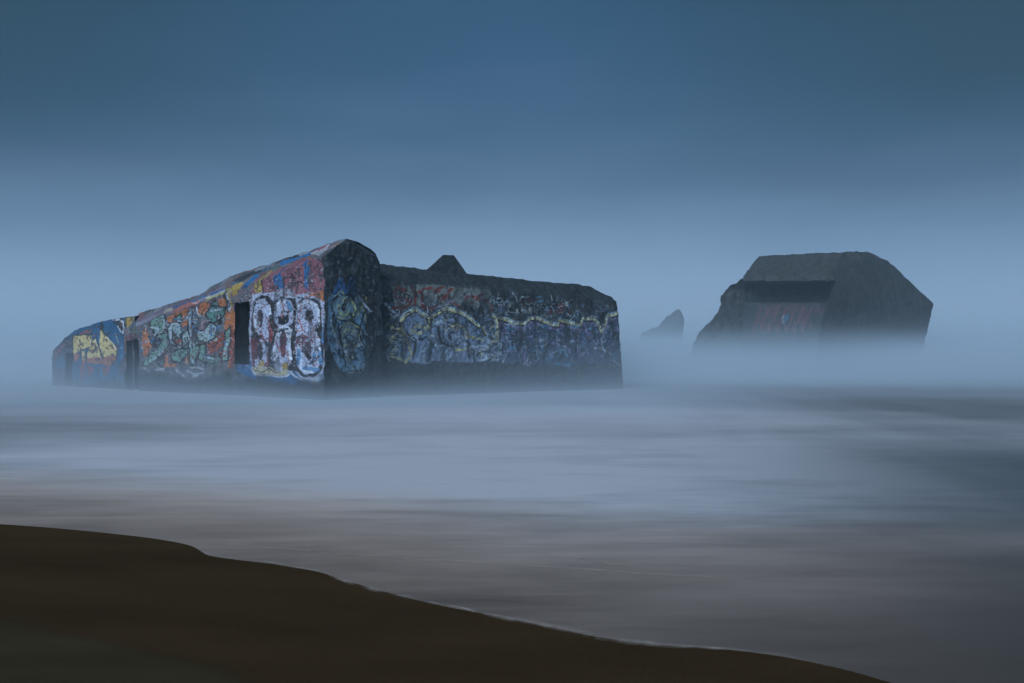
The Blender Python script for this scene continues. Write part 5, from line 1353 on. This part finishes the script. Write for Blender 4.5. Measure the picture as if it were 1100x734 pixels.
warp = (fbm2(X, Y, 9.0, 1.0, 4, 2.2) - 0.5)
w2 = fbm2(X, Y, 1.6, 6.0, 4, 2.0) - 0.5
corner = np.exp(-(((X + 2.5 * w2 - 6.8) / 5.0) ** 2 + ((Y + 3.0 * w2 - 0.3 * (X - 6.8) - 8.4) / 3.9) ** 2))
foam = 0.70 + 0.50 * warp + 0.25 * w2 * sstep(25, 8, Y)
foam += 0.30 * blob(-4, 21, 14, 7) + 0.12 * blob(2.5, 16, 6, 4.5) + 0.15 * blob(1, 34, 10, 6) + 0.12 * blob(6, 31, 14, 6)
calm = 1 - (1 - 0.26 * blob(18, 38, 9, 14)) * (1 - 0.52 * blob(10.8, 19.5 + 2 * warp, 4.2, 5.2)) * (1 - 0.30 * blob(8.0, 14.5, 3.6, 3.8)) * (1 - 0.22 * blob(30, 56, 26, 16)) * (1 - 0.97 * corner)
foam -= 0.25 * blob(-22, 42, 14, 6) + 0.22 * blob(0, 44, 9, 4) + 0.15 * blob(-14, 26, 5, 5)  # dark bunker reflection painted in as thinner foam off its foot
foam *= sstep(-1.5, 4.0, off) * 0.6 + 0.4
silt = np.maximum(1 - sstep(0.3, 6.5, off + 3.0 * warp), 1 - sstep(9.0, 15.0, Y + 6.0 * warp)) * (1 - 0.45 * corner)
me = np_mesh('sea', np.stack([X, Y, Zw], -1).reshape(-1, 3), grid_faces(*X.shape))
set_float(me, np.clip(foam, -0.9, 1.2).ravel(), 'foam')
set_float(me, silt.ravel(), 'silt')
set_float(me, calm.ravel(), 'calm')
me.polygons.foreach_set('use_smooth', np.ones(len(me.polygons), bool))
mw = bpy.data.materials.new('milky_surf')
mw.use_nodes = True
t = NT(mw.node_tree)
o_ = t.n('ShaderNodeOutputMaterial')
b = t.n('ShaderNodeBsdfPrincipled', i_Roughness=0.42, i_IOR=1.33)
b.inputs['Specular IOR Level'].default_value = 0.22
t.l(b.outputs[0], o_.inputs[0])
af = t.n('ShaderNodeAttribute', attribute_name='foam')
asl = t.n('ShaderNodeAttribute', attribute_name='silt')
tc = t.n('ShaderNodeTexCoord')
def streak(scale, sx, sy, rot, det, rough):
    mp = t.n('ShaderNodeMapping')
    mp.inputs['Scale'].default_value = (sx, sy, 1.0)
    mp.inputs['Rotation'].default_value = (0, 0, rot)
    t.l(tc.outputs['Object'], mp.inputs[0])
    n = t.n('ShaderNodeTexNoise', i_Scale=scale, i_Detail=det, i_Roughness=rough)
    n.inputs['Distortion'].default_value = 0.35
    t.l(mp.outputs[0], n.inputs['Vector'])
    return n.outputs['Fac']
s1 = streak(0.55, 0.45, 1.5, 0.06, 6.0, 0.66)
s2 = streak(2.4, 0.20, 1.5, -0.10, 5.0, 0.62)
s4 = streak(0.07, 0.55, 1.2, 0.35, 5.0, 0.6)
s5 = streak(0.33, 1.1, 0.20, 0.10, 5.0, 0.6)      # trails drawn towards the beach past the end of the bunker
s3 = streak(0.20, 0.6, 1.8, -0.2, 5.0, 0.62)
nr = t.n('ShaderNodeMapRange', clamp=True, interpolation_type='SMOOTHSTEP')     # the fine streaks lie on the shallow water inshore
for i, x in ((1, 13.0), (2, 34.0), (3, 1.0), (4, 0.10)):
    nr.inputs[i].default_value = x
spw = t.n('ShaderNodeSeparateXYZ')
t.l(tc.outputs['Object'], spw.inputs[0])
t.l(spw.outputs['Y'], nr.inputs[0])
def cen(v, k):
    return t.math('MULTIPLY', t.math('SUBTRACT', v, 0.5), k)
fine = t.math('MULTIPLY', t.math('ADD', cen(s1, 0.85), cen(s2, 0.32)), nr.outputs[0])
farq = t.n('ShaderNodeMapRange', clamp=True, interpolation_type='SMOOTHSTEP')
for i, x in ((1, 22.0), (2, 60.0), (3, 1.0), (4, 0.3)):
    farq.inputs[i].default_value = x
t.l(spw.outputs['Y'], farq.inputs[0])
sn = t.math('ADD', fine, t.math('MULTIPLY', t.math('ADD', cen(s3, 0.5), cen(s4, 0.9)), farq.outputs[0]))
trail = t.n('ShaderNodeMapRange', clamp=True, interpolation_type='SMOOTHSTEP')
for i, x in ((1, 1.0), (2, 8.0), (3, 0.15), (4, 1.0)):
    trail.inputs[i].default_value = x
t.l(spw.outputs['X'], trail.inputs[0])
sn = t.math('ADD', sn, t.math('MULTIPLY', cen(s5, 0.6), trail.outputs[0]))
ff = t.math('ADD', af.outputs['Fac'], t.math('MULTIPLY', sn, 1.0), clamp=True)
acm = t.n('ShaderNodeAttribute', attribute_name='calm')      # dark open water where little foam gathers
ff = t.math('MULTIPLY', ff, t.math('POWER', t.math('SUBTRACT', 1.0, acm.outputs['Fac']), 2.0))
deep = t.mix(asl.outputs['Fac'], (0.012, 0.022, 0.020), (0.135, 0.085, 0.058))
milk = t.mix(asl.outputs['Fac'], (0.76, 0.685, 0.70), (0.76, 0.54, 0.44))
t.l(t.mix(ff, deep, milk), b.inputs['Base Color'])
t.l(t.math('ADD', 0.34, t.math('MULTIPLY', ff, 0.3)), b.inputs['Roughness'])
bp = t.n('ShaderNodeBump', i_Strength=0.12, i_Distance=0.08)
t.l(s1, bp.inputs['Height'])
t.l(bp.outputs[0], b.inputs['Normal'])
tag(link_mesh('sea', me, mw), kind='structure')


# foam lines left by the last waves
def ribbon(path, w0, lift, seed, step=0.05):
    p = np.array(path, float)
    d = np.concatenate([[0], np.cumsum(np.hypot(*np.diff(p, axis=0).T))])
    tt = np.arange(0, d[-1], step)
    x = np.interp(tt, d, p[:, 0])
    y = np.interp(tt, d, p[:, 1])
    k = np.ones(9) / 9
    x[4:-4] = np.convolve(x, k, 'valid')
    y[4:-4] = np.convolve(y, k, 'valid')
    gx, gy = np.gradient(x), np.gradient(y)
    ln = np.hypot(gx, gy)
    nx, ny = -gy / ln, gx / ln
    j = (vn2(tt, tt * 0, 0.5, 1.0, seed) - 0.5) * 0.10 + (vn2(tt, tt * 0, 0.13, 1.0, seed + 3) - 0.5) * 0.03
    wdt = w0 * (0.35 + 1.3 * vn2(tt, tt * 0, 0.9, 1.0, seed + 9))
    rows = []
    cs = (-1.0, -0.5, 0.0, 0.5, 1.0)
    for c in cs:
        q = j + wdt * c
        rows.append(np.stack([x + nx * q, y + ny * q, np.full_like(x, lift) + 0.006 * (1 - c * c)], -1))
    V = np.array(rows)
    A = np.repeat(np.array([0, 0.45, 0.8, 0.45, 0])[:, None], len(tt), 1) * sstep(0, 1.2, tt)[None] * sstep(0, 1.2, d[-1] - tt)[None]
    return V, A


parts = [ribbon(FOAM_EDGE, 0.060, 0.006, 1.0), ribbon([(-3.94, 12.23), (-2.75, 11.78), (-1.59, 11.36), (-0.31, 10.97), (0.9, 10.7), (2.02, 10.27), (3.05, 9.88)], 0.050, 0.005, 4.0),
         ribbon([(-0.11, 11.78), (0.53, 11.36), (1.32, 10.88), (1.85, 10.44)], 0.045, 0.005, 7.0)]
VV, FF, AA, base_i = [], [], [], 0
for V, A in parts:
    VV.append(V.reshape(-1, 3)); AA.append(A.ravel())
    FF.append(grid_faces(V.shape[0], V.shape[1]) + base_i)
    base_i += V.shape[0] * V.shape[1]
me = np_mesh('sea_foam', np.concatenate(VV), np.concatenate(FF))
set_float(me, np.concatenate(AA), 'cover')
mf = bpy.data.materials.new('foam_line')
mf.use_nodes = True
t = NT(mf.node_tree)
o_ = t.n('ShaderNodeOutputMaterial')
b = t.n('ShaderNodeBsdfPrincipled', i_Roughness=0.7)
b.inputs['Base Color'].default_value = (0.62, 0.47, 0.38, 1)
tr = t.n('ShaderNodeBsdfTransparent')
mx = t.n('ShaderNodeMixShader')
ac = t.n('ShaderNodeAttribute', attribute_name='cover')
tc = t.n('ShaderNodeTexCoord')
n1 = t.n('ShaderNodeTexNoise', i_Scale=3.0, i_Detail=4.0, i_Roughness=0.6)
t.l(tc.outputs['Object'], n1.inputs['Vector'])
fa = t.math('MULTIPLY', ac.outputs['Fac'], t.math('MULTIPLY', t.math('SUBTRACT', n1.outputs['Fac'], 0.36), 3.2, clamp=True), clamp=True)
t.l(fa, mx.inputs[0]); t.l(tr.outputs[0], mx.inputs[1]); t.l(b.outputs[0], mx.inputs[2]); t.l(mx.outputs[0], o_.inputs[0])
tag(link_mesh('sea_foam', me, mf), 'thin broken line of pale foam along the edge of the dark sand', 'foam', kind='stuff')


# ------------------------------------------------------------------ haze and drifting spray
def air_box(name, x0, x1, y0, y1, z0, z1):
    bm = bmesh.new()
    bmesh.ops.create_cube(bm, size=1.0)
    for v in bm.verts:
        v.co.x = x1 if v.co.x > 0 else x0
        v.co.y = y1 if v.co.y > 0 else y0
        v.co.z = z1 if v.co.z > 0 else z0
    me = bpy.data.meshes.new(name)
    bm.to_mesh(me)
    bm.free()
    return me


mh = bpy.data.materials.new('haze')
mh.use_nodes = True
t = NT(mh.node_tree)
o_ = t.n('ShaderNodeOutputMaterial')
v = t.n('ShaderNodeVolumePrincipled')
v.inputs['Density'].default_value = 0.0008
v.inputs['Color'].default_value = (0.70, 0.88, 1.0, 1)
v.inputs['Anisotropy'].default_value = 0.0
t.l(v.outputs[0], o_.inputs['Volume'])
tag(link_mesh('haze', air_box('haze', -660, 660, -300, 880, -2.8, 13.6), mh), kind='stuff')

mm = bpy.data.materials.new('sea_mist')
mm.use_nodes = True
t = NT(mm.node_tree)
o_ = t.n('ShaderNodeOutputMaterial')
v = t.n('ShaderNodeVolumePrincipled')
v.inputs['Color'].default_value = (0.84, 0.92, 1.0, 1)
tc = t.n('ShaderNodeTexCoord')
sp = t.n('ShaderNodeSeparateXYZ')
t.l(tc.outputs['Object'], sp.inputs[0])
h = t.n('ShaderNodeMapRange', clamp=True)
for i, x in ((1, 40.0), (2, 105.0), (3, 0.28), (4, 2.3)):
    h.inputs[i].default_value = x
t.l(sp.outputs['Y'], h.inputs[0])
ex = t.math('POWER', 2.71828, t.math('MULTIPLY', t.math('DIVIDE', t.math('MAXIMUM', sp.outputs['Z'], 0.0), h.outputs[0]), -1.0))
mp = t.n('ShaderNodeMapping')
mp.inputs['Scale'].default_value = (0.05, 0.09, 0.5)
t.l(tc.outputs['Object'], mp.inputs[0])
nn = t.n('ShaderNodeTexNoise', i_Scale=1.0, i_Detail=2.0)
t.l(mp.outputs[0], nn.inputs['Vector'])
wisp = t.math('MULTIPLY', t.math('SUBTRACT', nn.outputs['Fac'], 0.22), 2.0, clamp=True)
near = t.n('ShaderNodeMapRange', clamp=True)
for i, x in ((1, 30.0), (2, 42.0), (3, 0.0), (4, 1.0)):
    near.inputs[i].default_value = x
t.l(sp.outputs['Y'], near.inputs[0])
fall = t.n('ShaderNodeMapRange', clamp=True)
for i, x in ((1, 43.0), (2, 51.0), (3, 0.50), (4, 0.05)):
    fall.inputs[i].default_value = x
t.l(sp.outputs['Y'], fall.inputs[0])
lee = t.n('ShaderNodeMapRange', clamp=True, interpolation_type='SMOOTHSTEP')     # thickest where the swell breaks round the near bunker
for i, x in ((1, 5.0), (2, 16.0), (3, 1.0), (4, 0.0)):
    lee.inputs[i].default_value = x
t.l(sp.outputs['X'], lee.inputs[0])
amt = t.math('ADD', 0.05, t.math('MULTIPLY', t.math('SUBTRACT', fall.outputs[0], 0.05), lee.outputs[0]))
offs = t.n('ShaderNodeMapRange', clamp=True, interpolation_type='SMOOTHSTEP')
for i, x in ((1, 52.0), (2, 67.0), (3, 0.25), (4, 0.65)):
    offs.inputs[i].default_value = x
t.l(sp.outputs['Y'], offs.inputs[0])
amt = t.math('MULTIPLY', amt, t.math('MAXIMUM', offs.outputs[0], lee.outputs[0]))
dn = t.math('MULTIPLY', t.math('MULTIPLY', ex, wisp), t.math('MULTIPLY', near.outputs[0], amt))
# a low bank of spray lying in front of the far bunker
def ramp_y(a, b_):
    m_ = t.n('ShaderNodeMapRange', clamp=True, interpolation_type='SMOOTHSTEP')
    m_.inputs[1].default_value = a
    m_.inputs[2].default_value = b_
    t.l(sp.outputs['Y'], m_.inputs[0])
    return m_.outputs[0]
bank = t.math('MULTIPLY', ramp_y(36.0, 80.0), t.math('SUBTRACT', 1.0, ramp_y(110.0, 190.0)))
zq = t.math('DIVIDE', t.math('MAXIMUM', sp.outputs['Z'], 0.0), t.math('ADD', 1.5, t.math('MULTIPLY', nn.outputs['Fac'], 1.0)))
bank = t.math('MULTIPLY', bank, t.math('POWER', 2.71828, t.math('MULTIPLY', t.math('MULTIPLY', zq, zq), -1.0)))
dn = t.math('ADD', dn, t.math('MULTIPLY', bank, 0.17))
dn = t.math('ADD', dn, t.math('MULTIPLY', ramp_y(58.0, 72.0), 0.0021))
t.l(dn, v.inputs['Density'])
t.l(v.outputs[0], o_.inputs['Volume'])
mm.cycles.volume_step_rate = 1.0
tag(link_mesh('sea_mist', air_box('sea_mist', -200, 200, 30, 420, -0.9, 13.2), mm), kind='stuff')
